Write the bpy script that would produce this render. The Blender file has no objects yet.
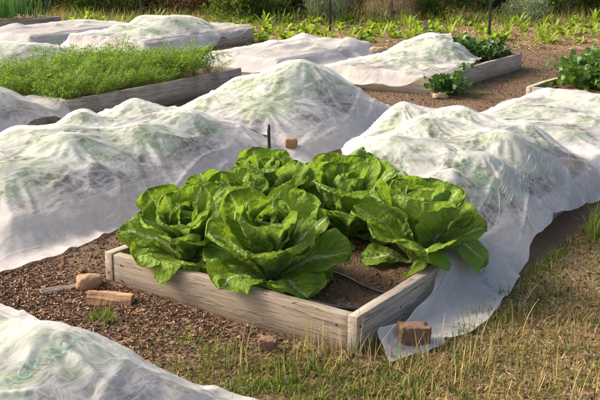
import bpy, bmesh, math, random
import numpy as np
from mathutils import Vector, Matrix, noise as mnoise
from mathutils.bvhtree import BVHTree
R = math.radians
rng = np.random.default_rng(11)
sc = bpy.context.scene
col = sc.collection

# ------------------------------------------------------------------ layout
# X runs along the beds (away to the right), Y across them (away to the left).
AZ = R(34.6); PITCH = R(16.1); FPX = 960.0; CAMH = 1.5
CAM = np.array([-2.7323, -1.6347])
ER = np.array([math.sin(AZ), -math.cos(AZ)]); EF = np.array([math.cos(AZ), math.sin(AZ)])

def cf(x, y):                       # metres to the right of / ahead of the camera -> ground point
    return CAM + x * ER + y * EF

def gp(px, py, z=0.0):              # ground point under a direction of view
    x = (px - 300) / FPX; v = (py - 200) / FPX
    dy = math.cos(PITCH) - v * math.sin(PITCH); dz = math.sin(PITCH) + v * math.cos(PITCH)
    t = (CAMH - z) / dz
    return cf(x * t, dy * t)

def gh(x, y):                       # gentle unevenness of the ground
    x = np.asarray(x, float); y = np.asarray(y, float)
    return (0.012 * np.sin(1.9 * x + .7 * y + .4) * np.sin(1.4 * y - .6 * x) + .006 * np.sin(5.3 * x + 1.1) * np.sin(4.7 * y + 2.)
            + .004 * np.sin(11 * x + 3 * y) * np.sin(9 * y - 4 * x))

# ------------------------------------------------------------------ object helpers
def tag(o, label=None, cat=None, group=None, kind=None):
    if label: o['label'] = label
    if cat: o['category'] = cat
    if group: o['group'] = group
    if kind: o['kind'] = kind
    return o

def empty(name, loc=(0, 0, 0), rz=0.0):
    o = bpy.data.objects.new(name, None); col.objects.link(o)
    o.location = loc; o.rotation_euler = (0, 0, rz); o.empty_display_size = .1
    return o

def mesh_np(name, V, F, mat=None, parent=None, smooth=True, uv=None, loc=None):
    """V (n,3), F (m,k) all faces with k corners; uv per vertex (n,2)"""
    me = bpy.data.meshes.new(name)
    V = np.ascontiguousarray(V, np.float32); F = np.ascontiguousarray(F, np.int32)
    m, k = F.shape
    me.vertices.add(len(V)); me.vertices.foreach_set('co', V.ravel())
    me.loops.add(m * k); me.loops.foreach_set('vertex_index', F.ravel())
    me.polygons.add(m); me.polygons.foreach_set('loop_start', np.arange(0, m * k, k, dtype=np.int32))
    me.polygons.foreach_set('loop_total', np.full(m, k, np.int32))
    me.polygons.foreach_set('use_smooth', np.full(m, smooth, bool))
    if uv is not None:
        l = me.uv_layers.new(name='UVMap')
        l.data.foreach_set('uv', np.ascontiguousarray(uv[F.ravel()], np.float32).ravel())
    me.update(calc_edges=True); me.validate()
    if mat: me.materials.append(mat)
    o = bpy.data.objects.new(name, me); col.objects.link(o)
    if parent: o.parent = parent
    if loc is not None: o.location = loc
    return o

def mesh_bm(name, bm, mat=None, parent=None, smooth=False, loc=None, rot=None):
    me = bpy.data.meshes.new(name); bm.to_mesh(me); bm.free()
    for p in me.polygons: p.use_smooth = smooth
    if mat: me.materials.append(mat)
    o = bpy.data.objects.new(name, me); col.objects.link(o)
    if parent: o.parent = parent
    if loc is not None: o.location = loc
    if rot is not None: o.rotation_euler = rot
    return o

def copy_tree(o, parent=None):
    c = o.copy(); col.objects.link(c)
    if parent: c.parent = parent
    for ch in list(o.children): copy_tree(ch, c)
    return c

def grid_faces(nu, nv):
    i = np.arange((nu - 1) * (nv - 1)); a = i // (nv - 1) * nv + i % (nv - 1)
    return np.stack([a, a + nv, a + nv + 1, a + 1], 1)

def tube(path, rad, seg=8):
    """bmesh tube along a list of points"""
    bm = bmesh.new(); rings = []
    P = [Vector([float(c) for c in p]) for p in path]
    for i, p in enumerate(P):
        d = (P[min(i + 1, len(P) - 1)] - P[max(i - 1, 0)]).normalized()
        a = d.orthogonal().normalized() if i == 0 else (a - d * a.dot(d)).normalized()
        b = d.cross(a); r = float(rad[i] if hasattr(rad, '__len__') else rad)
        rings.append([bm.verts.new(p + r * (math.cos(t) * a + math.sin(t) * b)) for t in [2 * math.pi * k / seg for k in range(seg)]])
    for r0, r1 in zip(rings, rings[1:]):
        for k in range(seg): bm.faces.new((r0[k], r0[(k + 1) % seg], r1[(k + 1) % seg], r1[k]))
    bm.faces.new(rings[0][::-1]); bm.faces.new(rings[-1])
    return bm

# ------------------------------------------------------------------ materials
class NT:
    def __init__(s, name):
        s.m = bpy.data.materials.new(name); s.m.use_nodes = True; s.t = s.m.node_tree; s.t.nodes.clear()
    def n(s, typ, ins=None, **kw):
        nd = s.t.nodes.new(typ)
        for k, v in kw.items(): setattr(nd, k, v)
        for k, v in (ins or {}).items():
            if isinstance(v, bpy.types.NodeSocket): s.t.links.new(v, nd.inputs[k])
            else: nd.inputs[k].default_value = v
        return nd
    def noise(s, vec, scale, detail=4, rough=.55, dist=0.):
        return s.n('ShaderNodeTexNoise', {'Vector': vec, 'Scale': scale, 'Detail': detail, 'Roughness': rough, 'Distortion': dist})
    def ramp(s, fac, stops, interp='LINEAR'):
        nd = s.n('ShaderNodeValToRGB', {'Fac': fac}); nd.color_ramp.interpolation = interp
        e = nd.color_ramp.elements
        while len(e) < len(stops): e.new(.5)
        for el, (p, c) in zip(e, stops): el.position = p; el.color = (*c, 1) if len(c) == 3 else c
        return nd.outputs[0]
    def mix(s, fac, a, b, blend='MIX'):
        nd = s.t.nodes.new('ShaderNodeMix'); nd.data_type = 'RGBA'; nd.blend_type = blend
        for sock, v in ((nd.inputs[0], fac), (nd.inputs[6], a), (nd.inputs[7], b)):
            if isinstance(v, bpy.types.NodeSocket): s.t.links.new(v, sock)
            else: sock.default_value = v if not isinstance(v, tuple) or len(v) == 4 else (*v, 1)
        return nd.outputs[2]
    def math(s, op, a, b=0., c=None, clamp=False):
        nd = s.n('ShaderNodeMath', {0: a, 1: b}, operation=op, use_clamp=clamp)
        if c is not None:
            if isinstance(c, bpy.types.NodeSocket): s.t.links.new(c, nd.inputs[2])
            else: nd.inputs[2].default_value = c
        return nd.outputs[0]
    def maprange(s, v, a, b, c=0., d=1.):
        return s.n('ShaderNodeMapRange', {'Value': v, 'From Min': a, 'From Max': b, 'To Min': c, 'To Max': d}).outputs[0]
    def bump(s, h, strength=.3, dist=.01):
        return s.n('ShaderNodeBump', {'Height': h, 'Strength': strength, 'Distance': dist}).outputs[0]
    def out(s, shader):
        s.n('ShaderNodeOutputMaterial', {'Surface': shader}); return s.m
    def coord(s, which='Object'): return s.n('ShaderNodeTexCoord').outputs[which]
    def rand(s): return s.n('ShaderNodeObjectInfo').outputs['Random']

def rgb(*c): return (*c, 1.0)

def mat_fabric():
    t = NT('row_cover_fabric'); co = t.coord()
    def warped(scale, amt):
        nz = t.noise(co, scale, 3).outputs['Color']
        return t.n('ShaderNodeVectorMath', {0: co, 1: t.n('ShaderNodeVectorMath', {0: nz, 'Scale': amt}, operation='SCALE').outputs[0]}, operation='ADD').outputs[0]
    def ridge(vec, scale, det=3):
        n = t.noise(vec, scale, det, .5).outputs[0]
        return t.math('POWER', t.math('SUBTRACT', 1., t.math('MULTIPLY', t.math('ABSOLUTE', t.math('SUBTRACT', n, .5)), 9.), clamp=True), 1.3)
    w1 = warped(2.5, .16)
    st = t.n('ShaderNodeMapping', {'Vector': w1, 'Scale': (1.0, 3.0, 1.4), 'Rotation': (0, 0, .5)}).outputs[0]
    st2 = t.n('ShaderNodeMapping', {'Vector': w1, 'Scale': (3., .8, 1.2), 'Rotation': (0, 0, .3)}).outputs[0]
    r1 = ridge(st, 4.2); r2 = ridge(st2, 6.5); r3 = ridge(st, 15., 4)
    web = t.noise(co, 60., 8, .72, .5).outputs[0]
    big = t.noise(co, 3.6, 4, .6).outputs[0]
    crease = t.math('MAXIMUM', t.math('MULTIPLY', r1, .9), t.math('MULTIPLY', r2, .75))
    leafy = t.noise(co, 6.0, 4, .6, .5).outputs[0]
    zz = t.n('ShaderNodeSeparateXYZ', {'Vector': co}).outputs[2]
    k = t.math('ADD', t.math('MULTIPLY', leafy, .55), t.math('ADD', t.math('MULTIPLY', big, .55), t.math('MULTIPLY', web, .08)))
    fib = t.maprange(t.noise(st, 34., 6, .65, .6).outputs[0], .35, .7, .0, .12)
    tr = t.math('ADD', t.math('ADD', .13, fib), t.math('MULTIPLY', t.maprange(k, .535, .645, .05, .56), t.maprange(zz, .10, .21, .06, 1.)))
    tr = t.math('MULTIPLY', tr, t.maprange(t.math('MAXIMUM', crease, t.math('MULTIPLY', r3, .35)), .15, 1., 1., .35))
    colr = t.mix(t.maprange(t.noise(co, 2.3, 5).outputs[0], .35, .75), rgb(.83, .82, .80), rgb(.79, .775, .755))
    h = t.math('ADD', t.math('MULTIPLY', crease, 1.), t.math('ADD', t.math('MULTIPLY', r3, .06), t.math('MULTIPLY', web, .3)))
    nb = t.bump(h, .20, .011)
    d = t.n('ShaderNodeBsdfDiffuse', {'Color': colr, 'Normal': nb}).outputs[0]
    tl = t.n('ShaderNodeBsdfTranslucent', {'Color': colr, 'Normal': nb}).outputs[0]
    m1 = t.n('ShaderNodeMixShader', {0: .54, 1: d, 2: tl}).outputs[0]
    tp = t.n('ShaderNodeBsdfTransparent', {'Color': rgb(1, 1, 1)}).outputs[0]
    return t.out(t.n('ShaderNodeMixShader', {0: tr, 1: m1, 2: tp}).outputs[0])

def mat_lettuce():
    t = NT('lettuce_leaf'); uv = t.n('ShaderNodeUVMap').outputs[0]
    sx = t.n('ShaderNodeSeparateXYZ', {'Vector': uv}); s, v = sx.outputs[0], sx.outputs[1]
    at = t.math('ABSOLUTE', t.math('SUBTRACT', t.math('MULTIPLY', v, 2.), 1.))
    rib = t.maprange(t.math('SUBTRACT', at, t.maprange(s, 0., .95, .17, .008)), -.02, .045, 1., 0.)
    ph = t.math('SUBTRACT', t.math('MULTIPLY', s, 9.), t.math('MULTIPLY', at, 3.6))
    ph = t.math('ADD', ph, t.math('MULTIPLY', t.noise(t.coord(), 26., 2).outputs[0], .9))
    fr = t.math('ABSOLUTE', t.math('SUBTRACT', t.math('FRACT', ph), .5))
    vein = t.math('MULTIPLY', t.maprange(fr, .43, .5, 0., 1.), t.maprange(at, .1, .95, .85, .1))
    n1 = t.noise(t.coord(), 9., 4).outputs[0]
    n2 = t.noise(t.coord(), 55., 5, .6).outputs[0]
    base = t.ramp(n1, [(.25, (.115, .205, .015)), (.5, (.175, .285, .023)), (.8, (.255, .36, .042))])
    base = t.mix(t.maprange(t.rand(), 0, 1, 0, .30), base, rgb(.065, .14, .012))
    base = t.mix(t.maprange(s, .55, .05, 0., .75), base, rgb(.30, .40, .12))
    base = t.mix(t.math('MULTIPLY', vein, .75), base, rgb(.27, .38, .11))
    base = t.mix(t.math('MULTIPLY', rib, .9), base, rgb(.48, .56, .30))
    geo = t.n('ShaderNodeNewGeometry').outputs['Backfacing']
    base = t.mix(t.math('MULTIPLY', geo, .35), base, rgb(.20, .31, .12))
    cell = t.n('ShaderNodeTexVoronoi', {'Vector': t.coord(), 'Scale': 62.}, feature='SMOOTH_F1').outputs['Distance']
    h = t.math('ADD', t.math('MULTIPLY', cell, -.7), t.math('ADD', t.math('MULTIPLY', vein, -.7), t.math('MULTIPLY', n2, .35)))
    nb = t.bump(h, .9, .012)
    p = t.n('ShaderNodeBsdfPrincipled', {'Base Color': base, 'Roughness': .64, 'Normal': nb, 'Specular IOR Level': .22}).outputs[0]
    tl = t.n('ShaderNodeBsdfTranslucent', {'Color': t.mix(.5, base, rgb(.34, .50, .03)), 'Normal': nb}).outputs[0]
    return t.out(t.n('ShaderNodeMixShader', {0: .38, 1: p, 2: tl}).outputs[0])

def mat_leaf(name, c0, c1, trans=.35, rough=.55, rnd=.5, yellow=None):
    t = NT(name); co = t.coord()
    n1 = t.noise(co, 14., 3).outputs[0]
    g = t.n('ShaderNodeNewGeometry').outputs['Random Per Island']
    f = t.math('ADD', t.math('MULTIPLY', n1, .6), t.math('MULTIPLY', g, .55), clamp=True)
    base = t.mix(f, rgb(*c0), rgb(*c1))
    if yellow: base = t.mix(t.maprange(g, .78, .95), base, rgb(*yellow))
    base = t.mix(t.math('MULTIPLY', t.rand(), .25), base, rgb(*[x * .65 for x in c0]))
    p = t.n('ShaderNodeBsdfPrincipled', {'Base Color': base, 'Roughness': rough, 'Specular IOR Level': .35}).outputs[0]
    tl = t.n('ShaderNodeBsdfTranslucent', {'Color': t.mix(.35, base, rgb(c1[0] * 1.8, c1[1] * 1.6, c1[2] * .8))}).outputs[0]
    return t.out(t.n('ShaderNodeMixShader', {0: trans, 1: p, 2: tl}).outputs[0])

def mat_wood(name, dark, light, warm, seed=0.):
    t = NT(name); co = t.coord()
    off = t.n('ShaderNodeCombineXYZ', {0: t.math('MULTIPLY', t.rand(), 37.), 1: t.math('MULTIPLY', t.rand(), 11.), 2: seed}).outputs[0]
    c2 = t.n('ShaderNodeVectorMath', {0: co, 1: off}, operation='ADD').outputs[0]
    g = t.n('ShaderNodeMapping', {'Vector': c2, 'Scale': (1.6, 22., 22.)}).outputs[0]
    grain = t.noise(g, 2.2, 8, .62, 1.6).outputs[0]
    g2 = t.n('ShaderNodeMapping', {'Vector': c2, 'Scale': (3., 120., 120.)}).outputs[0]
    fine = t.noise(g2, 2., 4, .6).outputs[0]
    stain = t.noise(c2, 4.5, 5, .6).outputs[0]
    kn = t.n('ShaderNodeTexVoronoi', {'Vector': t.n('ShaderNodeMapping', {'Vector': c2, 'Scale': (2.6, 7., 7.)}).outputs[0], 'Scale': 1.}).outputs['Distance']
    rings = t.math('SINE', t.math('MULTIPLY', t.math('ADD', kn, t.math('MULTIPLY', grain, .25)), 60.))
    near = t.maprange(kn, .32, .08)
    base = t.ramp(grain, [(.3, dark), (.52, light), (.75, tuple(min(1, x * 1.18) for x in light))])
    base = t.mix(t.maprange(stain, .45, .72, 0., .55), base, rgb(*warm))
    base = t.mix(t.math('MULTIPLY', t.math('MULTIPLY', near, t.maprange(rings, -.2, 1.)), .55), base, rgb(*[x * .55 for x in warm]))
    base = t.mix(t.maprange(kn, .075, .045, 0., .85), base, rgb(*[x * .3 for x in warm]))
    base = t.mix(t.maprange(fine, .58, .72, 0., .22), base, rgb(*[x * .5 for x in dark]))
    zz = t.n('ShaderNodeSeparateXYZ', {'Vector': co}).outputs[2]
    foot = t.maprange(t.math('ADD', zz, t.math('MULTIPLY', t.math('SUBTRACT', stain, .5), .16)), -.02, -.075)
    base = t.mix(t.math('MULTIPLY', foot, .6), base, rgb(*[x * .55 for x in dark]))
    sp_ = t.noise(t.n('ShaderNodeMapping', {'Vector': c2, 'Scale': (.5, 14., 14.)}).outputs[0], 3.5, 3, .5, .6).outputs[0]
    crack = t.maprange(t.math('ABSOLUTE', t.math('SUBTRACT', sp_, .5)), .004, .012, 1., 0.)
    crack = t.math('MULTIPLY', crack, t.maprange(t.noise(c2, 2.2, 2).outputs[0], .45, .6))
    base = t.mix(t.math('MULTIPLY', crack, .8), base, rgb(*[x * .3 for x in dark]))
    h = t.math('ADD', t.math('ADD', t.math('MULTIPLY', grain, 1.), t.math('MULTIPLY', fine, .7)), t.math('MULTIPLY', crack, -1.5))
    p = t.n('ShaderNodeBsdfPrincipled', {'Base Color': base, 'Roughness': .85, 'Normal': t.bump(h, .7, .006), 'Specular IOR Level': .2}).outputs[0]
    return t.out(p)

def mat_stone(name, c0, c1, sc_=9., rough=.9):
    t = NT(name); co = t.coord()
    n1 = t.noise(co, sc_, 6, .65).outputs[0]; n2 = t.noise(co, sc_ * 9, 4, .6).outputs[0]
    base = t.mix(t.maprange(n1, .3, .7), rgb(*c0), rgb(*c1))
    base = t.mix(t.maprange(n2, .6, .75, 0., .5), base, rgb(*[x * .45 for x in c0]))
    h = t.math('ADD', t.math('MULTIPLY', n1, .8), t.math('MULTIPLY', n2, .4))
    return t.out(t.n('ShaderNodeBsdfPrincipled', {'Base Color': base, 'Roughness': rough, 'Normal': t.bump(h, .6, .012)}).outputs[0])

def mat_plain(name, c, rough=.5, metal=0.):
    t = NT(name); n1 = t.noise(t.coord(), 30., 4).outputs[0]
    base = t.mix(t.maprange(n1, .35, .75, 0., .6), rgb(*c), rgb(*[x * .55 for x in c]))
    return t.out(t.n('ShaderNodeBsdfPrincipled', {'Base Color': base, 'Roughness': rough, 'Metallic': metal}).outputs[0])

def mat_soil(name, c0, c1):
    t = NT(name); co = t.coord()
    n1 = t.noise(co, 6., 6, .65).outputs[0]; n2 = t.noise(co, 55., 6, .7).outputs[0]
    vo = t.n('ShaderNodeTexVoronoi', {'Vector': co, 'Scale': 75.}).outputs
    base = t.mix(t.maprange(n1, .3, .7), rgb(*c0), rgb(*c1))
    base = t.mix(t.maprange(n2, .52, .72, 0., .7), base, rgb(*[x * 1.7 for x in c1]))
    base = t.mix(t.maprange(n2, .42, .3, 0., .7), base, rgb(*[x * .4 for x in c0]))
    h = t.math('ADD', t.math('MULTIPLY', n2, 1.), t.math('MULTIPLY', vo['Distance'], -.5))
    return t.out(t.n('ShaderNodeBsdfPrincipled', {'Base Color': base, 'Roughness': .95, 'Normal': t.bump(h, .9, .02), 'Specular IOR Level': .15}).outputs[0])

def mat_ground():
    t = NT('garden_ground'); co = t.coord()
    x = t.n('ShaderNodeSeparateXYZ', {'Vector': co})
    dep = t.math('ADD', t.math('MULTIPLY', t.math('SUBTRACT', x.outputs[0], float(CAM[0])), float(EF[0])),
                 t.math('MULTIPLY', t.math('SUBTRACT', x.outputs[1], float(CAM[1])), float(EF[1])))
    n0 = t.noise(co, 1.6, 5, .6).outputs[0]; n1 = t.noise(co, 7., 6, .65).outputs[0]; n2 = t.noise(co, 45., 6, .7).outputs[0]
    vo = t.n('ShaderNodeTexVoronoi', {'Vector': co, 'Scale': 46., 'Randomness': 1.})
    vcol = t.n('ShaderNodeSeparateColor', {'Color': vo.outputs['Color']}).outputs[0]
    mulch = t.ramp(vcol, [(.0, (.022, .012, .008)), (.35, (.075, .038, .022)), (.7, (.15, .080, .046)), (.95, (.30, .19, .12))])
    mulch = t.mix(t.maprange(n2, .5, .3), mulch, rgb(.018, .011, .008))
    soil = t.mix(n1, rgb(.11, .070, .044), rgb(.22, .145, .092))
    soil = t.mix(t.maprange(n2, .55, .72, 0., .8), soil, rgb(.27, .18, .11))
    dry = t.mix(n2, rgb(.12, .085, .043), rgb(.36, .27, .14))
    dry = t.mix(t.maprange(n1, .5, .7, 0., .6), dry, rgb(.055, .060, .018))
    straw = t.mix(n2, rgb(.17, .10, .05), rgb(.42, .29, .15))
    straw = t.mix(t.maprange(n1, .45, .65, 0., .6), straw, rgb(.15, .095, .055))
    # bare smooth soil between the first two rows, mulch in front, dry grass on the right
    wob = t.math('MULTIPLY', t.math('SUBTRACT', n0, .5), 1.4)
    yy = t.math('ADD', x.outputs[1], wob); xx = t.math('ADD', x.outputs[0], wob)
    right = t.maprange(yy, -.15, -.6)
    front = t.math('MULTIPLY', t.maprange(xx, -.15, -.55), t.maprange(yy, .95, .3))
    gr = t.math('MAXIMUM', right, front)
    pathm = t.math('MULTIPLY', t.maprange(x.outputs[0], -.12, .12), t.maprange(t.math('ADD', dep, wob), 9., 7.5, 1., 1.))
    base = t.mix(pathm, mulch, soil)
    base = t.mix(gr, base, dry)
    base = t.mix(t.maprange(t.math('ADD', dep, t.math('MULTIPLY', wob, 1.5)), 10.8, 13.2), base, straw)
    base = t.mix(t.math('MULTIPLY', t.maprange(n0, .5, .62), t.maprange(dep, 7., 8.5, 0., .65)), base, rgb(.075, .085, .022))
    h = t.math('ADD', t.math('MULTIPLY', n2, 1.), t.math('MULTIPLY', vo.outputs['Distance'], -.6))
    return t.out(t.n('ShaderNodeBsdfPrincipled', {'Base Color': base, 'Roughness': .95, 'Normal': t.bump(h, 1., .025), 'Specular IOR Level': .12}).outputs[0])

def mat_island(name, stops, rough=.85, trans=0., spec=.2):
    """colour picked per loose piece (chips, straws, blades)"""
    t = NT(name); g = t.n('ShaderNodeNewGeometry').outputs['Random Per Island']
    base = t.ramp(g, stops)
    p = t.n('ShaderNodeBsdfPrincipled', {'Base Color': base, 'Roughness': rough, 'Specular IOR Level': spec}).outputs[0]
    if trans:
        tl = t.n('ShaderNodeBsdfTranslucent', {'Color': base}).outputs[0]
        p = t.n('ShaderNodeMixShader', {0: trans, 1: p, 2: tl}).outputs[0]
    return t.out(p)

M = {}
M['fabric'] = mat_fabric()
M['lettuce'] = mat_lettuce()
M['board'] = mat_wood('weathered_board', (.205, .168, .125), (.315, .265, .205), (.245, .18, .115))
M['board_pale'] = mat_wood('pale_board', (.29, .245, .19), (.42, .365, .30), (.32, .25, .18), 3.)
M['board_dark'] = mat_wood('damp_board', (.16, .13, .10), (.37, .32, .26), (.11, .078, .05), 5.)
M['firewood'] = mat_wood('split_wood', (.30, .17, .08), (.46, .29, .155), (.35, .16, .07), 8.)
M['slat'] = mat_wood('old_slat', (.20, .15, .11), (.36, .29, .22), (.24, .14, .08), 9.)
M['stone'] = mat_stone('tan_stone', (.22, .125, .068), (.36, .22, .13))
M['brick'] = mat_stone('old_brick', (.13, .070, .040), (.215, .125, .072), 14.)
M['stub'] = mat_stone('brown_stone', (.22, .125, .055), (.36, .22, .11), 16.)
M['chunk'] = mat_stone('pale_stone', (.30, .20, .12), (.45, .33, .21), 12.)
M['soil'] = mat_soil('bed_soil', (.085, .052, .032), (.165, .105, .064))
M['ground'] = mat_ground()
M['rubber'] = mat_plain('black_rubber', (.018, .018, .018), .45)
t_ = NT('green_ink'); d_ = t_.n('ShaderNodeBsdfDiffuse', {'Color': rgb(.22, .34, .29)}).outputs[0]; tp_ = t_.n('ShaderNodeBsdfTransparent').outputs[0]
M['ink'] = t_.out(t_.n('ShaderNodeMixShader', {0: t_.maprange(t_.noise(t_.coord(), 40., 4).outputs[0], .35, .65, .12, .45), 1: d_, 2: tp_}).outputs[0])
M['metal'] = mat_plain('green_metal', (.055, .085, .06), .6, .3)
M['rust'] = mat_plain('dark_metal', (.05, .042, .035), .7, .4)
M['wire'] = mat_plain('grey_wire', (.22, .22, .20), .5, .8)
M['stick'] = mat_plain('bleached_stick', (.42, .38, .33), .8)
M['crop'] = mat_leaf('crop_leaf', (.050, .12, .02), (.10, .20, .03), .3, .5)
M['covered'] = mat_leaf('covered_leaf', (.11, .21, .035), (.22, .34, .08), .35, .5)
M['darkcrop'] = mat_leaf('dark_crop_leaf', (.030, .085, .014), (.065, .15, .022), .25, .45)
M['carrot'] = mat_leaf('carrot_leaf', (.085, .18, .014), (.20, .32, .03), .45, .6)
M['seedling'] = mat_leaf('seedling_leaf', (.15, .25, .022), (.29, .40, .04), .45, .5, yellow=(.42, .38, .10))
M['onion'] = mat_leaf('onion_leaf', (.045, .135, .03), (.085, .20, .045), .3, .5)
M['shrubg'] = mat_leaf('shrub_leaf', (.055, .105, .018), (.12, .19, .032), .35, .6, yellow=(.20, .19, .05))
M['shrubd'] = mat_leaf('dark_shrub_leaf', (.030, .062, .016), (.065, .105, .026), .25, .6)
M['sage'] = mat_leaf('sage_leaf', (.13, .18, .095), (.24, .29, .17), .25, .8)
M['drysage'] = mat_leaf('dry_sage_leaf', (.20, .15, .11), (.36, .28, .21), .2, .85)
M['brown'] = mat_leaf('brown_brush', (.15, .088, .050), (.28, .175, .095), .3, .85, yellow=(.13, .15, .04))
M['stem'] = mat_plain('stem_bark', (.10, .070, .045), .9)
M['gstem'] = mat_plain('green_stem', (.10, .17, .04), .6)
M['chips'] = mat_island('bark_chips', [(.0, (.04, .022, .014)), (.3, (.10, .052, .031)), (.6, (.19, .105, .062)), (.85, (.30, .19, .12)), (1., (.48, .36, .25))])
M['clods'] = mat_island('soil_clods', [(.0, (.05, .030, .019)), (.5, (.12, .075, .047)), (.9, (.21, .14, .09)), (1., (.32, .23, .15))])
M['grass'] = mat_island('green_grass', [(.0, (.050, .095, .012)), (.5, (.115, .175, .022)), (.8, (.19, .235, .035)), (1., (.33, .30, .085))], .6, .4)
M['drygrass'] = mat_island('dry_grass', [(.0, (.13, .09, .028)), (.35, (.31, .225, .078)), (.7, (.48, .36, .145)), (1., (.60, .49, .26))], .75, .3)
M['straw'] = mat_island('straw', [(.0, (.22, .13, .06)), (.5, (.44, .30, .15)), (1., (.62, .48, .28))], .8, .15)

# ------------------------------------------------------------------ camera, light
cam = bpy.data.cameras.new('camera'); cam_o = bpy.data.objects.new('camera', cam); col.objects.link(cam_o)
cam.sensor_width = 36; cam.lens = 36 * FPX / 600; cam.clip_end = 2000
cam_o.location = (CAM[0], CAM[1], CAMH)
cam_o.rotation_euler = (R(90) - PITCH, 0, math.atan2(EF[1], EF[0]) - R(90))
sc.camera = cam_o

sh = -0.86 * ER + 0.30 * EF; sh /= np.linalg.norm(sh)
ELEV = R(33)
S = Vector((sh[0] * math.cos(ELEV), sh[1] * math.cos(ELEV), math.sin(ELEV)))
sun = bpy.data.lights.new('sun', 'SUN'); sun.energy = 2.0; sun.angle = R(13); sun.color = (1.0, .925, .82)
sun_o = bpy.data.objects.new('sun', sun); col.objects.link(sun_o)
sun_o.rotation_euler = (-S).to_track_quat('-Z', 'Y').to_euler(); sun_o.location = (0, 0, 8)
w = bpy.data.worlds.new('World'); sc.world = w; w.use_nodes = True
nt = w.node_tree; nt.nodes.clear()
sky = nt.nodes.new('ShaderNodeTexSky'); sky.sky_type = 'NISHITA'; sky.sun_disc = False
sky.sun_elevation = ELEV; sky.sun_rotation = math.atan2(S.x, S.y); sky.dust_density = 7.; sky.air_density = .9; sky.ozone_density = .2
bg = nt.nodes.new('ShaderNodeBackground'); bg.inputs[1].default_value = .15
wo = nt.nodes.new('ShaderNodeOutputWorld')
nt.links.new(sky.outputs[0], bg.inputs[0]); nt.links.new(bg.outputs[0], wo.inputs[0])
vs = sc.view_settings; vs.view_transform = 'Standard'; vs.look = 'None'; vs.gamma = 1; vs.use_curve_mapping = False; vs.exposure = 1.16
sc.render.engine = 'CYCLES'
cy = sc.cycles; cy.max_bounces = 10; cy.transparent_max_bounces = 16; cy.transmission_bounces = 6; cy.diffuse_bounces = 4

# ------------------------------------------------------------------ ground
def axis(lo, hi, step):
    a = list(np.arange(lo, hi + 1e-6, step)); s = step
    left, right = [], []
    x = lo
    while x > -400: s *= 1.35; x -= s; left.append(x)
    x = hi; s = step
    while x < 400: s *= 1.35; x += s; right.append(x)
    return np.array(left[::-1] + a + right)
ax = axis(-3, 11, .06); ay = axis(-3, 11, .06)
gx, gy = np.meshgrid(ax, ay, indexing='ij')
fade = np.clip(1 - (np.hypot(gx - 3, gy - 3) - 14) / 10, 0, 1)
gz = gh(gx, gy) * fade
g = mesh_np('ground', np.stack([gx, gy, gz], -1).reshape(-1, 3), grid_faces(len(ax), len(ay)), M['ground'])
tag(g, 'brown soil, bark mulch and dry grass ground between the beds', 'ground', kind='structure')

# ------------------------------------------------------------------ raised beds
def plank(L, th, h, mat, parent, loc, rz, seed, nails=(), label=None):
    bm = bmesh.new(); bmesh.ops.create_cube(bm, size=1)
    bmesh.ops.scale(bm, vec=(L, th, h), verts=bm.verts)
    es = [e for e in bm.edges if abs((e.verts[0].co - e.verts[1].co).x) > .5 * L]
    bmesh.ops.bevel(bm, geom=bm.edges[:], offset=.004, segments=2, affect='EDGES', profile=.5)
    es = [e for e in bm.edges if abs((e.verts[0].co - e.verts[1].co).x) > .5 * L]
    bmesh.ops.subdivide_edges(bm, edges=es, cuts=max(4, int(L / .03)), use_grid_fill=True)
    for v in bm.verts:
        q = Vector((v.co.x * 3 + seed, v.co.y * 9, v.co.z * 9))
        n = mnoise.noise(q); n2 = mnoise.noise(q * 5 + Vector((3, 1, 7)))
        v.co.z += .004 * n + .0016 * n2 + .003 * math.sin(v.co.x * 2.2 + seed)
        v.co.y += .003 * mnoise.noise(q + Vector((9, 4, 2))) + .001 * n2
    o = mesh_bm('board', bm, mat, parent, True, loc, (0, 0, rz))
    try: o.data.set_sharp_from_angle(angle=R(35))
    except Exception: pass
    for (nx, side, nz) in nails:
        b = bmesh.new(); bmesh.ops.create_cone(b, cap_ends=True, segments=10, radius1=.004, radius2=.0035, depth=.004)
        mesh_bm('nail', b, M['rust'], o, False, (nx, side * (th / 2 + .001), nz), (R(90), 0, 0))
    if label: o['label'] = label
    return o

def soil_patch(parent, L, W, z, seed):
    nx, ny = int(L / .03) + 2, int(W / .03) + 2
    x, y = np.meshgrid(np.linspace(0, L, nx), np.linspace(0, W, ny), indexing='ij')
    zz = z + .012 * np.sin(7 * x + seed) * np.sin(8 * y + 2 * seed) + rng.normal(0, .004, x.shape)
    return mesh_np('soil', np.stack([x, y, zz], -1).reshape(-1, 3), grid_faces(nx, ny), M['soil'], parent)

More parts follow.
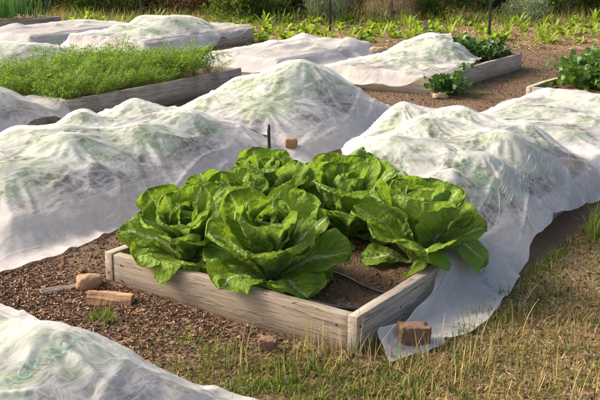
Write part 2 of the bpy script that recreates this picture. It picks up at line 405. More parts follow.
TH = .042
def bed(x0, x1, y0, y1, h, label, mats, soil_z=.1, rz=0., nails=True, seed=0., drop=(0, 0, 0, 0)):
    """four planks (near end, right, far end, left) round a soil fill"""
    L, W = x1 - x0, y1 - y0
    b = empty('raised_bed', (x0, y0, 0), rz); tag(b, label, 'raised bed')
    zc = h / 2 - .012
    nl = [(-W / 2 + .05 + TH, 1, .03), (W / 2 - .05 - TH, 1, .035), (W / 2 - .05 - TH, 1, -.035)] if nails else []
    plank(W - 2 * TH - .006, TH, h, mats[0], b, (TH / 2 + .004, W / 2, zc), R(90), seed + 1., nl)
    nl = [(-L / 2 + .02, -1, .035), (-L / 2 + .022, -1, -.03), (-L / 2 + .32, -1, .01)] if nails else []
    plank(L, TH, h, mats[1], b, (L / 2, TH / 2, zc + .004), 0, seed + 2.3, nl)
    plank(W - 2 * TH - .006, TH, h, mats[2], b, (L - TH / 2 - .004, W / 2, zc), R(90), seed + 3.1)
    plank(L, TH, h, mats[3], b, (L / 2, W - TH / 2, zc + .002), 0, seed + 4.7)
    s = soil_patch(b, L - 2 * TH - .004, W - 2 * TH - .004, soil_z, seed); s.location = (TH + .002, TH + .002, 0)
    return b

BW = 1.27
bd, bp, bk = M['board'], M['board_pale'], M['board_dark']
bed(0, 2.55, 0, BW, .152, 'weathered wooden raised bed holding the big uncovered green lettuces', (bd, bp, bd, bp), .085, seed=1)
bed(2.78, 5.0, .05, 1.22, .15, 'raised bed at the right edge lying wholly under the low sagging cover', (bp, bp, bd, bd), .1, nails=False, seed=2)
bed(5.12, 7.3, .1, 1.45, .15, 'grey raised bed at far right with leafy bean plants and no cover', (bd, bd, bd, bp), .1, rz=R(-3), nails=False, seed=3)
bed(.12, 2.15, 2.02, 3.2, .12, 'raised bed buried under the long white cover at middle left', (bd, bd, bd, bd), .1, nails=False, seed=4)
bed(2.42, 3.72, 2.02, 3.2, .14, 'raised bed under the tall white mound in the centre', (bd, bd, bd, bd), .1, nails=False, seed=5)
bed(5.05, 7.1, 2.26, 3.45, .17, 'pale raised bed with pulled back cover and dark leafy plants at its far end', (bp, bp, bp, bd), .12, nails=False, seed=6)
bed(.75, 2.05, 3.98, 5.15, .14, 'raised bed at left edge under the small white cover', (bd, bd, bd, bd), .1, nails=False, seed=7)
bed(2.17, 4.38, 3.94, 5.15, .20, 'grey wooden raised bed packed with feathery carrot tops', (bk, bk, bd, bd), .13, nails=False, seed=8)
bed(5.35, 7.25, 4.22, 5.2, .13, 'low raised bed under the flat white cover in the back', (bp, bp, bp, bd), .12, nails=False, seed=9)
bed(3.0, 4.7, 6.05, 7.2, .14, 'raised bed at back left under the white cover behind the carrots', (bd, bd, bd, bd), .1, nails=False, seed=10)
bed(5.3, 7.35, 6.05, 7.3, .20, 'raised bed under the large white mound at the back', (bd, bp, bp, bd), .12, nails=False, seed=12)
bed(5.3, 7.2, 8.0, 9.1, .14, 'low bed under the flat white strip cover at upper left', (bd, bd, bd, bd), .1, nails=False, seed=13)
bed(5.2, 7.2, 9.55, 10.8, .17, 'grey wooden bed of tall green onions at upper left', (bd, bd, bd, bd), .1, nails=False, seed=14)
bed(-1.95, -.72, .12, 1.3, .12, 'bed hidden under the nearest white cover in the foreground', (bd, bd, bd, bd), .08, nails=False, seed=15)

# ------------------------------------------------------------------ leaf and plant builders
def leaf_grid(r, L, W, a0, a1, cup, ruf, base=.12, ns=20, nt=13, tip=2.2, pucker=1., twist=0., peak=.62):
    s = np.linspace(0, 1, ns)[:, None]; t = np.linspace(-1, 1, nt)[None, :]
    ang = a0 + (a1 - a0) * s[:, 0] ** 1.5
    ds = L / (ns - 1)
    rr = np.concatenate([[0], np.cumsum(np.cos(.5 * (ang[1:] + ang[:-1])) * ds)])
    zz = np.concatenate([[0], np.cumsum(np.sin(.5 * (ang[1:] + ang[:-1])) * ds)])
    sh_ = np.clip(s, 0, 1) ** (peak * 1.25) * np.clip(1 - s ** (tip * 1.8), 0, 1) ** .55
    sh_ = sh_ / sh_.max()
    wid = W * np.maximum(sh_, base * (1 - s) ** .5 * .9 + .02)
    edge = 1 + .05 * np.sin(s * 23 + r.uniform(0, 6) + 2 * np.sign(t)) * np.abs(t)
    wid = wid * edge
    c = cup * (.5 + .9 * s * (1 - .4 * s))
    c = np.where(np.abs(c) < .02, .02, c)
    y = wid * np.sin(c * t) / c
    off = wid * (1 - np.cos(c * t)) / c
    k1, p1, p2 = r.uniform(2.2, 4.2), r.uniform(0, 6.3), r.uniform(0, 6.3)
    sd = np.where(t < 0, p1, p2)
    m = np.abs(t) ** 2.4 * np.clip(s * 2.4 - .25, 0, 1)
    off = off + ruf * W * m * (np.sin(2 * math.pi * k1 * s + sd + 1.2 * t) + .5 * np.sin(2 * math.pi * k1 * 2.3 * s + 1.7 * sd))
    tipc = np.clip((s - .8) / .2, 0, 1)
    off = off + ruf * W * .9 * tipc * np.sin(4.5 * t + p1)
    fr = (s * 9 - np.abs(t) * 3.6) % 1
    off = off + pucker * .030 * W * np.sin(math.pi * fr) ** 2 * np.clip(np.abs(t) * 4, 0, 1) * (1 - np.abs(t) ** 5) * np.clip(s * 4, 0, 1)
    q1, q2 = r.uniform(0, 6.3, 2)
    off = off + pucker * .05 * W * np.sin(9 * s + 3 * t + q1) * np.sin(5 * t - 4 * s + q2) * np.clip(s * 2, 0, 1)
    off = off - .035 * W * np.exp(-(t / .12) ** 2)
    y = y + twist * W * s ** 2 * (1 + 0 * t)
    nx, nz = -np.sin(ang)[:, None], np.cos(ang)[:, None]
    X = rr[:, None] + off * nx; Z = zz[:, None] + off * nz
    P = np.stack([X, y + 0 * X, Z], -1).reshape(-1, 3)
    uv = np.stack([s + 0 * t, (t + 1) / 2 + 0 * s], -1).reshape(-1, 2)
    return P, grid_faces(ns, nt), uv

def rotz(P, a):
    c, s = math.cos(a), math.sin(a)
    return np.stack([P[:, 0] * c - P[:, 1] * s, P[:, 0] * s + P[:, 1] * c, P[:, 2]], 1)

def rest_on_bed(P):
    """keep leaves above soil and lying over the planks of the front bed, not through them"""
    x, y, z = P[:, 0], P[:, 1], P[:, 2]
    def lim(a, b, q):               # plank between a (outside) and b (inside) along q, outside is lower q
        return np.where(q > b, .09 + np.clip(1 - (q - b) / .05, 0, 1) * .075, np.where(q > a, .166, np.maximum(.0, .166 - 3.5 * (a - q))))
    m = np.minimum(lim(-.012, .052, x), lim(-.012, .055, y)) * 0
    m = np.where((x < .10) & (y > -.02), lim(-.012, .052, x), m)
    m2 = np.where((y < .10) & (x > -.02), np.where(y > .055, lim(-.012, .055, y), np.where(x < .5, lim(-.012, .055, y), np.maximum(.19 - .9 * np.clip(-y - .02, 0, 9), .06))), 0)
    m3 = np.where(y > BW - .10, lim(-.012, .052, BW - y), 0)
    m = np.maximum(np.maximum(m, np.maximum(m2, m3)), np.where((x > .09) & (y > .09) & (y < BW - .09), .092, 0))
    lift = np.maximum(z, m + .004)
    P = P.copy(); P[:, 2] = lift; return P

def lettuce(x, y, z, size, label, seed, rings, lean=0.):
    """rings of leaves from the ground up: (count, length, half width, start angle, end angle, cup, ruffle)"""
    r = np.random.default_rng(seed)
    e = empty('lettuce', (x, y, z)); tag(e, label, 'lettuce', 'uncovered lettuces in the front bed')
    Rm = Matrix.Rotation(lean, 3, Vector((ER[0], ER[1], 0))) @ Matrix.Rotation(r.uniform(0, 6.28), 3, 'Z')
    e.rotation_euler = Rm.to_euler(); Rn = np.array(Rm); base = np.array([x, y, z])
    tot = len(rings)
    for ri, (n, L0, W0, a0_, a1_, cup_, ruf_) in enumerate(rings):
        a = r.uniform(0, 6.28); k = ri / (tot - 1)
        for i in range(n):
            a += 2 * math.pi / n + r.normal(0, .13)
            L = size * L0 * r.uniform(.88, 1.1); W = size * W0 * r.uniform(.88, 1.12)
            P, F, uv = leaf_grid(r, L, W, R(a0_ + r.normal(0, 4)), R(a1_ + r.normal(0, 9)), cup_ * r.uniform(.75, 1.25), ruf_ * r.uniform(.6, 1.5),
                                 .26, 36, 27, 3.0, 2.0, r.normal(0, .10), .78)
            P[:, 0] += .034 * size * (1 - k) + .003
            P[:, 2] += .045 * size * k
            P = rotz(P, a)
            Q = rest_on_bed(P @ Rn.T + base)
            mesh_np('leaf', (Q - base) @ Rn, F, M['lettuce'], e, True, uv)
    return e

def plant_mesh(r, n, L, W, a0r, a1r, base, ns=7, nt=5, cup=.5, ruf=.12, tip=2.2, peak=.6, jit=.02):
    Vs, Fs, off = [], [], 0
    a = r.uniform(0, 6.28)
    for i in range(n):
        k = i / max(1, n - 1); a += 2.4 + r.normal(0, .3)
        P, F, uv = leaf_grid(r, L * r.uniform(.75, 1.1), W * r.uniform(.8, 1.15), R(a0r[0] + (a0r[1] - a0r[0]) * k + r.normal(0, 7)),
                             R(a1r[0] + (a1r[1] - a1r[0]) * k + r.normal(0, 14)), cup, ruf, base, ns, nt, tip, .8, 0, peak)
        P = rotz(P, a); P[:, :2] += r.normal(0, jit, 2)
        Vs.append(P); Fs.append(F + off); off += len(P)
    return np.concatenate(Vs), np.concatenate(Fs)

# ------------------------------------------------------------------ row covers
class HF:
    """height field of what lies under a sheet"""
    def __init__(s, x0, x1, y0, y1, d=.012):
        s.x0, s.y0, s.d = x0, y0, d
        s.X, s.Y = np.meshgrid(np.arange(x0, x1, d), np.arange(y0, y1, d), indexing='ij')
        s.H = gh(s.X, s.Y); s.C = np.zeros_like(s.H)
    def box(s, x0, x1, y0, y1, h, soft=.014):
        x0 -= .022; x1 += .022; y0 -= .022; y1 += .022; h += .006
        dx = np.minimum(s.X - x0, x1 - s.X); dy = np.minimum(s.Y - y0, y1 - s.Y)
        k = np.clip(np.minimum(dx, dy) / soft + .5, 0, 1)
        s.H = np.maximum(s.H, h * k)
    def dome(s, x, y, rx, ry, h, p=2.2, a=0.):
        c, si = math.cos(a), math.sin(a)
        u = ((s.X - x) * c + (s.Y - y) * si) / rx; v = (-(s.X - x) * si + (s.Y - y) * c) / ry
        d = (np.abs(u) ** p + np.abs(v) ** p) ** (1 / p)
        k = np.clip(1 - d / 1.5, 0, 1)
        k = k * k * (3 - 2 * k) * .85 + k * .22
        s.C = s.C + (h * np.clip(k, 0, 1.12)) ** 7
    def ridge(s, xs, hs, yc, ry, p=2.4, seed=0, wob=.08):
        r = np.random.default_rng(seed); a = r.uniform(0, 6.28, 6)
        hx = np.interp(s.X, xs, hs) * .97
        v = np.abs((s.Y - yc - .05 * np.sin(3.1 * s.X + a[4])) / ry)
        prof = np.clip(1 - v ** p, 0, 1) ** .8
        m = 1 + wob * np.sin(5.2 * s.X + a[0] + 1.5 * s.Y) * np.sin(4.1 * s.Y + a[1]) + wob * .6 * np.sin(8.5 * s.X - 3 * s.Y + a[2])
        s.C = s.C + np.clip(hx * prof * m, 0, 9) ** 7
    def lumps(s, amp, seed, above=.2):
        r = np.random.default_rng(seed); L = np.zeros_like(s.X)
        s.H = np.maximum(s.H, s.C ** (1 / 7))
        for f in (9, 14, 22, 33):
            a = r.uniform(0, 6.28, 4)
            L += np.sin(f * (s.X * math.cos(a[0]) + s.Y * math.sin(a[0])) + a[1]) * np.sin(f * (-s.X * math.sin(a[0] + .4) + s.Y * math.cos(a[0])) + a[2]) * 9 / f
        s.H = s.H + .45 * amp * L * np.clip((s.H - above) / .1, 0, 1)
    def smooth(s, n=2):
        for _ in range(n):
            H = s.H; P = np.pad(H, 1, mode='edge')
            s.H = np.maximum(H * .0 + (P[:-2, 1:-1] + P[2:, 1:-1] + P[1:-1, :-2] + P[1:-1, 2:] + 2 * H) / 6, gh(s.X, s.Y))
    def __call__(s, x, y):
        i = np.clip((x - s.x0) / s.d, 0, s.H.shape[0] - 1.001); j = np.clip((y - s.y0) / s.d, 0, s.H.shape[1] - 1.001)
        i0 = i.astype(int); j0 = j.astype(int); fi = i - i0; fj = j - j0
        H = s.H
        return (H[i0, j0] * (1 - fi) * (1 - fj) + H[i0 + 1, j0] * fi * (1 - fj) + H[i0, j0 + 1] * (1 - fi) * fj + H[i0 + 1, j0 + 1] * fi * fj)

TAUT = .36
def drape(lay, hf, slack=1.1, iters=150, sub=4, seed=0, bend=.035, pins=(), ex=None, lift=.05, grav=.0008, edge_slack=.03, fric=.8):
    """position-based cloth: a loose sheet laid out over a height field and let go"""
    r = np.random.default_rng(seed)
    nu, nv, _ = lay.shape
    X = np.zeros((nu, nv, 3)); X[..., :2] = lay + r.normal(0, .0015, lay.shape)
    iu = np.linspace(0, 1, nu)[:, None]; iv = np.linspace(0, 1, nv)[None, :]
    a = r.uniform(0, 6.28, 8)
    wav = (np.sin(9 * iu + 14 * iv + a[0]) + np.sin(21 * iu - 8 * iv + a[1]) + np.sin(30 * iv + 5 * iu + a[2]) + .7 * np.sin(47 * iu + 33 * iv + a[3]) + .7 * np.sin(41 * iu - 52 * iv + a[4]))
    k_ = 17; pad = k_ // 2; He = hf.H.copy()
    for axs in (0, 1):
        Q = np.pad(He, [(pad, pad) if q == axs else (0, 0) for q in (0, 1)], mode='edge'); He = np.max([np.roll(Q, -m, axs)[:He.shape[0], :He.shape[1]] for m in range(0, k_, 4)], 0)
    for _ in range(3):
        for axs in (0, 1):
            Q = np.pad(He, [(pad, pad) if q == axs else (0, 0) for q in (0, 1)], mode='edge'); He = np.mean([np.roll(Q, -m, axs)[:He.shape[0], :He.shape[1]] for m in range(0, k_, 4)], 0)
    keep = hf.H; hf.H = np.maximum(He, keep); X[..., 2] = hf(X[..., 0], X[..., 1]) + lift * .5 + .004 * wav; hf.H = keep
    e = np.minimum(np.minimum(iu, 1 - iu), np.minimum(iv, 1 - iv))
    slack = 1 + (slack - 1) * TAUT
    sl = slack + edge_slack * np.clip(1 - e / .12, 0, 1) + .025 * np.sin(5 * iu + a[5]) * np.sin(6 * iv + a[6])
    if ex: sl = sl + ex(iu, iv)
    def rest(A, B, sa, sb): return np.linalg.norm(A - B, axis=-1) * (sa + sb) / 2
    cons = []
    def add(sa, sb, k, comp):
        L0 = rest(lay[sa], lay[sb], sl[sa], sl[sb]); cons.append((sa, sb, L0, k, comp))
    def sl_(n, start, step, sh):  # index pairs along an axis
        i = np.arange(start, n - sh, step); return i, i + sh
    for st in (0, 1):
        i, j = sl_(nu, st, 2, 1); add(np.s_[st:nu - 1:2, :], np.s_[st + 1:nu:2, :], .5, 1.)
        add(np.s_[:, st:nv - 1:2], np.s_[:, st + 1:nv:2], .5, 1.)
        add(np.s_[st:nu - 1:2, :-1], np.s_[st + 1:nu:2, 1:], .5, .25)
        add(np.s_[st:nu - 1:2, 1:], np.s_[st + 1:nu:2, :-1], .5, .25)
    for st in range(4):
        if st + 2 < nu:
            n_ = len(range(st + 2, nu, 4)); add(np.s_[st:st + 4 * n_:4, :], np.s_[st + 2:nu:4, :], .5 * bend, 1.)
        n_ = len(range(st + 2, nv, 4)); add(np.s_[:, st:st + 4 * n_:4], np.s_[:, st + 2:nv:4], .5 * bend, 1.)
    pin = np.zeros((nu, nv), bool)
    for (x, y, rad) in pins: pin |= np.hypot(lay[..., 0] - x, lay[..., 1] - y) < rad
    P0 = X[pin].copy(); 
    if pin.any(): P0[:, 2] = hf(P0[:, 0], P0[:, 1]) + .01
    Xp = X.copy()
    for it in range(iters):
        V = (X - Xp) * .95; Xp = X.copy(); X = X + V; X[..., 2] -= grav
        for _ in range(sub):
            for (sa, sb, L0, k, comp) in cons:
                A, B = X[sa], X[sb]; D = B - A; d = np.sqrt((D * D).sum(-1)) + 1e-9
                f = (d - L0) / d; f = np.where(f < 0, f * comp, f) * k
                D *= f[..., None]; X[sa] = A + D; X[sb] = B - D
            h = hf(X[..., 0], X[..., 1]) + .005
            pen = X[..., 2] < h
            X[..., 2] = np.where(pen, h, X[..., 2])
            if pin.any(): X[pin] = P0
        mv = X[..., :2] - Xp[..., :2]
        X[..., :2] = np.where(pen[..., None], Xp[..., :2] + mv * (1 - (.25 if it < iters * .55 else fric)), X[..., :2])
        vz = np.clip(X - Xp, -.02, .02); X = Xp + vz
    for _ in range(4):                  # iron out wrinkles as small as the mesh itself
        Y = X.copy()
        Y[1:-1] += .25 * (X[2:] + X[:-2] - 2 * X[1:-1]); Y2 = Y.copy()
        Y2[:, 1:-1] += .25 * (Y[:, 2:] + Y[:, :-2] - 2 * Y[:, 1:-1]); X = Y2
    X[..., 2] = np.maximum(X[..., 2], hf(X[..., 0], X[..., 1]) + .004)
    return X

def layout(nu, nv, fu0, fu1, fw0, fw1):
    """sheet corners given by functions of the cross position q (along) and p (across)"""
    p = np.linspace(0, 1, nu)[:, None]; q = np.linspace(0, 1, nv)[None, :]
    x0 = np.vectorize(fu0)(q[0])[None, :] if callable(fu0) else fu0
    x1 = np.vectorize(fu1)(q[0])[None, :] if callable(fu1) else fu1
    x = x0 + (x1 - x0) * p + 0 * q
    y0 = np.vectorize(fw0)(p[:, 0])[:, None] if callable(fw0) else fw0
    y1 = np.vectorize(fw1)(p[:, 0])[:, None] if callable(fw1) else fw1
    y = y0 + (y1 - y0) * q + 0 * p
    return np.stack([x, y], -1)

def crease(X, seed, peaks=()):
    """sharp pulled folds running down from the peaks, a few long diagonals, and a ruffled hem"""
    nu, nv, _ = X.shape
    du = np.gradient(X, axis=0); dv = np.gradient(X, axis=1); N = np.cross(du, dv); N /= np.linalg.norm(N, axis=-1, keepdims=True) + 1e-9
    D = np.zeros((nu, nv)); nz = mnoise.noise
    for i in range(nu):
        for j in range(nv):
            x, y, z = X[i, j]
            w1 = .35 * nz(Vector((x * 1.1 + seed, y * 1.1, 1)))
            a = x + 1.7 * w1; b = y + z * .8 + w1
            m1 = min(1, max(0, .5 + 1.8 * nz(Vector((x * 1.7, y * 1.7, seed + 20)))))
            n1 = nz(Vector((a * 1.3 + b * .6, (b - .45 * a) * 3.6, seed)))
            n2 = nz(Vector((a * 4.2 + b * 2., (b + .6 * a) * 1.0, seed + 9)))
            n4 = nz(Vector((a * 10, b * 10, seed + 5)))
            d = .014 * max(0, 1 - abs(n1) * 8) ** 1.3 * m1 + .012 * max(0, 1 - abs(n2) * 7) ** 1.4 * (1 - .8 * m1) + .0022 * n4
            if peaks:
                ds = sorted((math.hypot(x - q[0], y - q[1]), k) for k, q in enumerate(peaks))
                r0, k = ds[0]; sep = (ds[1][0] - r0) if len(ds) > 1 else 1.
                az = math.atan2(y - peaks[k][1], x - peaks[k][0])
                cx, cy = math.cos(az), math.sin(az)
                f = nz(Vector((cx * 2.6 + 5 * k, cy * 2.6 + seed, r0 * 1.2))); f2 = nz(Vector((cx * 5.2 + 3 * k, cy * 5.2 - seed, r0 * 1.5)))
                wgt = min(1, sep / .10) * min(1, max(0, r0 - .05) / .12) * max(0, 1 - r0 / .75)
                d += wgt * (.024 * max(0, 1 - abs(f) * 6) ** 1.4 + .011 * max(0, 1 - abs(f2) * 6) ** 1.5 - .006 * max(0, abs(f) * 2 - .3))
            e = min(i, nu - 1 - i, j, nv - 1 - j)
            if e < 9:
                al = i if min(j, nv - 1 - j) == e else j
                d += (1 - e / 9) * .022 * max(0, nz(Vector((al * .22, seed, e * .06))) + .15)
            D[i, j] = d
    return X + N * (D * np.sign(N[..., 2].mean()))[..., None]

def cover(X, label, seed=0, sub=1):
    nu, nv, _ = X.shape
    o = mesh_np('row_cover', X.reshape(-1, 3), grid_faces(nu, nv), M['fabric'])
    if sub:
        md = o.modifiers.new('smooth', 'SUBSURF'); md.levels = sub; md.render_levels = sub
    tag(o, label, 'row cover')
    return o

def lettering(parent, X, text, start, e1, e2, d, size):
    """printed text: laid out from start along e1 (reading) and e2 (up of the letters) and dropped on the sheet along d"""
    cu = bpy.data.curves.new('lettering', 'FONT'); cu.body = text; cu.size = size; cu.resolution_u = 3; cu.space_character = 1.15
    cu.offset = .008 * size
    o = bpy.data.objects.new('printed_lettering', cu); col.objects.link(o)
    dg = bpy.context.evaluated_depsgraph_get(); dg.update()
    me = bpy.data.meshes.new_from_object(o.evaluated_get(dg)); bpy.data.objects.remove(o)
    bm = bmesh.new(); bm.from_mesh(me); bmesh.ops.triangulate(bm, faces=bm.faces)
    for _ in range(4):
        es = [e for e in bm.edges if e.calc_length() > .012]
        if es: bmesh.ops.subdivide_edges(bm, edges=es, cuts=1); bmesh.ops.triangulate(bm, faces=bm.faces)
    nu, nv, _ = X.shape
    bvh = BVHTree.FromPolygons([tuple(map(float, v)) for v in X.reshape(-1, 3)], [tuple(map(int, f)) for f in grid_faces(nu, nv)])
    e1, e2, d, start = Vector(e1).normalized(), Vector(e2).normalized(), Vector(d).normalized(), Vector(start)
    for v in bm.verts:
        q = start + e1 * v.co.x + e2 * v.co.y
        hit = bvh.ray_cast(q - d * 1.5, d)
        if hit[0] is None: continue
        n = hit[1] if hit[1].dot(d) < 0 else -hit[1]
        v.co = hit[0] + n * .0014
    bad = [v for v in bm.verts if abs(v.co.z) < 1e-9]
    bmesh.ops.delete(bm, geom=bad, context='VERTS')
    return mesh_bm('printed_lettering', bm, M['ink'], parent, True)

def under_plants(hf, spots, label, group, seed, kind='covered', n=22):
    """leafy plants below a sheet, kept inside its height field"""
    r = np.random.default_rng(seed)
    for (x, y, rad, h) in spots:
        V, F = plant_mesh(r, n, h * 1.15, rad * .5, (28, 84), (-25, 80), .2, 8, 6, .7, .15)
        q = np.hypot(V[:, 0], V[:, 1]); f = np.where(q > .8 * rad, (.8 * rad + .12 * (q - .8 * rad)) / np.maximum(q, 1e-6), 1.); V[:, 0] *= f; V[:, 1] *= f
        V[:, 0] += x; V[:, 1] += y; V[:, 2] += .1
        lim = hf(V[:, 0], V[:, 1]) - .012
        V[:, 2] = np.minimum(V[:, 2], np.maximum(lim, .0))
        V -= np.array([x, y, .09])
        o = mesh_np('covered_plant', V, F, M[kind], None, True, loc=(x, y, .09))
        tag(o, label, 'plant', group)

# --- front bed, rear half: the cover pulled back from the lettuces
rA = np.random.default_rng(5)
hA = HF(-.3, 3.4, -.9, 2.1)
hA.box(0, 2.55, 0, BW, .15); hA.box(2.78, 5, .05, 1.22, .15)
spA = [(1.62, .27, .30, .40), (1.55, .72, .30, .40), (2.0, .30, .30, .43), (2.06, .80, .32, .46), (2.32, 1.1, .28, .47), (2.42, .36, .27, .41), (2.40, .74, .28, .44)]
hA.ridge([1.05, 1.3, 1.7, 2.1, 2.4, 2.6, 2.95], [.26, .33, .39, .42, .43, .34, .05], .66, .80, 2.6, 5)
for (x, y, rad, h) in spA: hA.dome(x, y, rad, rad * 1.05, h * .90, 2.0)
hA.dome(1.25, .28, .25, .25, .36); hA.dome(1.25, .75, .26, .26, .33)
hA.lumps(.011, 3, .2); hA.smooth(2)
spl = lambda q: float(np.interp(q, [0, .07, .11, .15, .18, .26, .36, .55, .8, 1], [.02, .06, .22, .62, .86, 1.06, 1.22, 1.42, 1.95, 2.25]))
layA = layout(170, 118, spl, lambda q: 2.98 + .08 * math.sin(7 * q), lambda p: -.21 - .04 * math.sin(9 * p) + .10 * max(0., p - .4) + .05 * math.exp(-(p / .06) ** 2), lambda p: 1.62)
XA = crease(drape(layA, hA, 1.13, 150, 4, 2, pins=[(.2, -.17, .045), (.10, -.05, .035), (.36, -.045, .03)], ex=lambda p, q: .20 * np.clip(1 - p / .5, 0, 1) * np.clip(1 - q / .28, 0, 1)), 3., spA)
cA = cover(XA, 'big white gauzy row cover pulled back behind the lettuces and trailing along the right board')
tA = gp(437, 92, .42); lettering(cA, XA, 'AGRIBON', (tA[0], tA[1], .42 + .29), (0, 0, -1), (ER[0], ER[1], 0), (EF[0], EF[1], -.3), .075)
tA = gp(446, 150, .38); lettering(cA, XA, 'AGRIBON', (tA[0], tA[1], .38), (ER[0] * .5, ER[1] * .5, -.85), (ER[0], ER[1], .5), (EF[0], EF[1], -.3), .065)
lettering(cA, XA, 'AGRIBON', (.86, -.2, .03), (.35, .12, .93), (-1, 0, .3), (.2, 1, -.35), .075)
under_plants(hA, spA, 'leafy green plant pressed under the cover pulled back behind the lettuces', 'plants under the cover of the front bed', 4)

# --- next bed along the same row: low sagging sheet
hA2 = HF(2.3, 5.6, -.7, 2.1)
hA2.box(2.78, 5.0, .05, 1.22, .16); hA2.box(0, 2.55, 0, BW, .15)
spA2 = [(3.2, .45, .3, .26), (3.3, .95, .3, .29), (3.75, .35, .3, .25), (3.9, .9, .32, .31), (4.4, .5, .3, .25), (4.5, 1.0, .3, .30)]
hA2.ridge([2.75, 3.0, 3.4, 4.2, 4.9, 5.2], [.2, .23, .21, .20, .19, .03], .64, .76, 3, 8, .14)
hA2.ridge([2.1, 2.4, 2.6, 2.95], [.43, .44, .35, .06], .66, .80, 2.6, 5)
hA2.lumps(.010, 8, .18); hA2.smooth(2)
layA2 = layout(100, 80, lambda q: 2.66 + .06 * math.sin(5 * q), 5.2, lambda p: -.10 - .05 * math.sin(11 * p), lambda p: 1.52 + .04 * math.sin(8 * p))
XA2 = crease(drape(layA2, hA2, 1.13, 120, 4, 6), 3., spA2)
cover(XA2, 'low sagging white row cover at the right edge beyond the big pulled back one')
under_plants(hA2, spA2, 'leafy green plant under the low sagging cover at the right edge', 'plants under the low right cover', 14)

# --- second row, near: long cover at middle left
hB = HF(-.8, 2.9, 1.2, 4.0)
hB.box(.12, 2.15, 2.02, 3.2, .12)
spB = [(.38, 2.35, .31, .33), (.45, 2.88, .3, .36), (.86, 2.42, .33, .42), (.95, 2.95, .3, .38), (1.35, 2.35, .31, .39), (1.42, 2.9, .3, .42), (1.82, 2.38, .30, .43), (1.88, 2.9, .3, .42)]
hB.ridge([-.1, .1, .4, .9, 1.4, 1.9, 2.15, 2.4], [.05, .20, .30, .31, .31, .32, .27, .10], 2.62, .82, 2.3, 12, .07)
for (x, y, rad, h) in spB: hB.dome(x, y, rad, rad, h * .80, 2.0)
hB.lumps(.012, 12, .2); hB.smooth(2)
layB = layout(165, 112, lambda q: -.30 + .10 * math.sin(6 * q + 1) + .12 * math.exp(-((q - .25) / .1) ** 2), lambda q: 2.34, lambda p: 1.72 - .04 * math.sin(8 * p) + .10 * p, lambda p: 3.55)
XB = crease(drape(layB, hB, 1.13, 150, 4, 9, pins=[(2.3, 2.0, .05)]), 4., spB)
cover(XB, 'long white row cover lumpy over plants at middle left beside the bare soil path')
under_plants(hB, spB, 'leafy green plant under the long cover at middle left', 'plants under the long left cover', 24)

# --- second row, far: tall mound in the centre
hC = HF(1.7, 4.6, 1.2, 4.0)
hC.box(2.42, 3.72, 2.02, 3.2, .15)
spC = [(2.62, 2.4, .3, .40), (2.66, 2.88, .3, .42), (3.0, 2.5, .36, .56), (3.1, 2.98, .3, .46), (3.38, 2.38, .3, .46), (3.5, 2.85, .28, .42)]
hC.ridge([2.2, 2.4, 2.7, 3.0, 3.3, 3.6, 3.95], [.12, .24, .30, .36, .40, .34, .05], 2.6, .80, 2.0, 15, .05)
hC.ridge([1.7, 1.9, 2.15, 2.4], [.325, .325, .275, .11], 2.62, .82, 2.3, 12, .07)
hC.dome(3.28, 2.52, .62, .52, .45, 2.2)
for (x, y, rad, h) in spC: hC.dome(x, y, rad, rad, h * .62, 1.8)
hC.lumps(.011, 15, .24); hC.smooth(2)
layC = layout(115, 105, lambda q: 2.18 + .05 * math.sin(9 * q), lambda q: 4.0, lambda p: 1.72 + .03 * math.sin(9 * p), lambda p: 3.5)
XC = crease(drape(layC, hC, 1.13, 130, 4, 13), 5., [(3.32, 2.5)] + spC[:2] + spC[-1:])
cover(XC, 'tall peaked white row cover mound in the centre, behind the wooden stake')
under_plants(hC, spC, 'leafy green plant under the tall centre mound', 'plants under the centre mound', 34)

# --- second row, back right: half open cover
hD = HF(4.1, 7.7, 1.6, 4.2)
hD.box(5.05, 7.1, 2.26, 3.45, .175)
spD = [(5.55, 2.75, .32, .30), (5.65, 3.15, .3, .30), (6.05, 2.65, .34, .42), (6.1, 3.1, .34, .44), (6.5, 3.05, .36, .47), (6.85, 3.1, .3, .38)]
hD.ridge([4.95, 5.3, 5.7, 6.1, 6.5, 7.0, 7.3], [.05, .20, .25, .36, .37, .29, .1], 2.9, .66, 2.0, 18, .06)
for (x, y, rad, h) in spD: hD.dome(x, y, rad, rad, h * .68)
hD.lumps(.010, 18, .22); hD.smooth(2)
layD = layout(84, 60, lambda q: 4.75 + .2 * (1 - q) + .06 * math.sin(9 * q), lambda q: float(np.interp(q, [0, .25, .5, 1], [6.25, 6.35, 7.0, 7.15])), lambda p: float(np.interp(p, [0, .4, 1], [2.16, 2.20, 2.32])), lambda p: 3.8)
XD = crease(drape(layD, hD, 1.12, 110, 3, 17), 6., spD)
cover(XD, 'half open white row cover on the pale back right bed with dark leaves poking out')
under_plants(hD, spD[:4], 'leafy green plant under the half open back right cover', 'plants under the back right cover', 44)

# --- third row: small cover at the left edge
hE = HF(.2, 2.9, 3.2, 6.0)
hE.box(.75, 2.05, 3.98, 5.15, .14); hE.box(2.17, 4.38, 3.94, 5.15, .19)
spE = [(1.1, 4.3, .32, .40), (1.15, 4.8, .3, .42), (1.55, 4.3, .32, .45), (1.6, 4.8, .3, .42), (1.88, 4.55, .25, .30)]
hE.ridge([.6, .9, 1.3, 1.7, 2.0, 2.25], [.1, .36, .42, .41, .26, .05], 4.55, .82, 2.2, 21, .06)
for (x, y, rad, h) in spE: hE.dome(x, y, rad, rad, h * .85, 1.9)
hE.lumps(.011, 21, .22); hE.smooth(2)
layE = layout(76, 76, .55, lambda q: 2.2 + .05 * math.sin(9 * q), lambda p: 3.68 + .05 * math.sin(9 * p) + .16 * p * p, 5.4)
XE = crease(drape(layE, hE, 1.13, 120, 3, 21, pins=[(2.17, 3.94, .05)]), 7., spE)
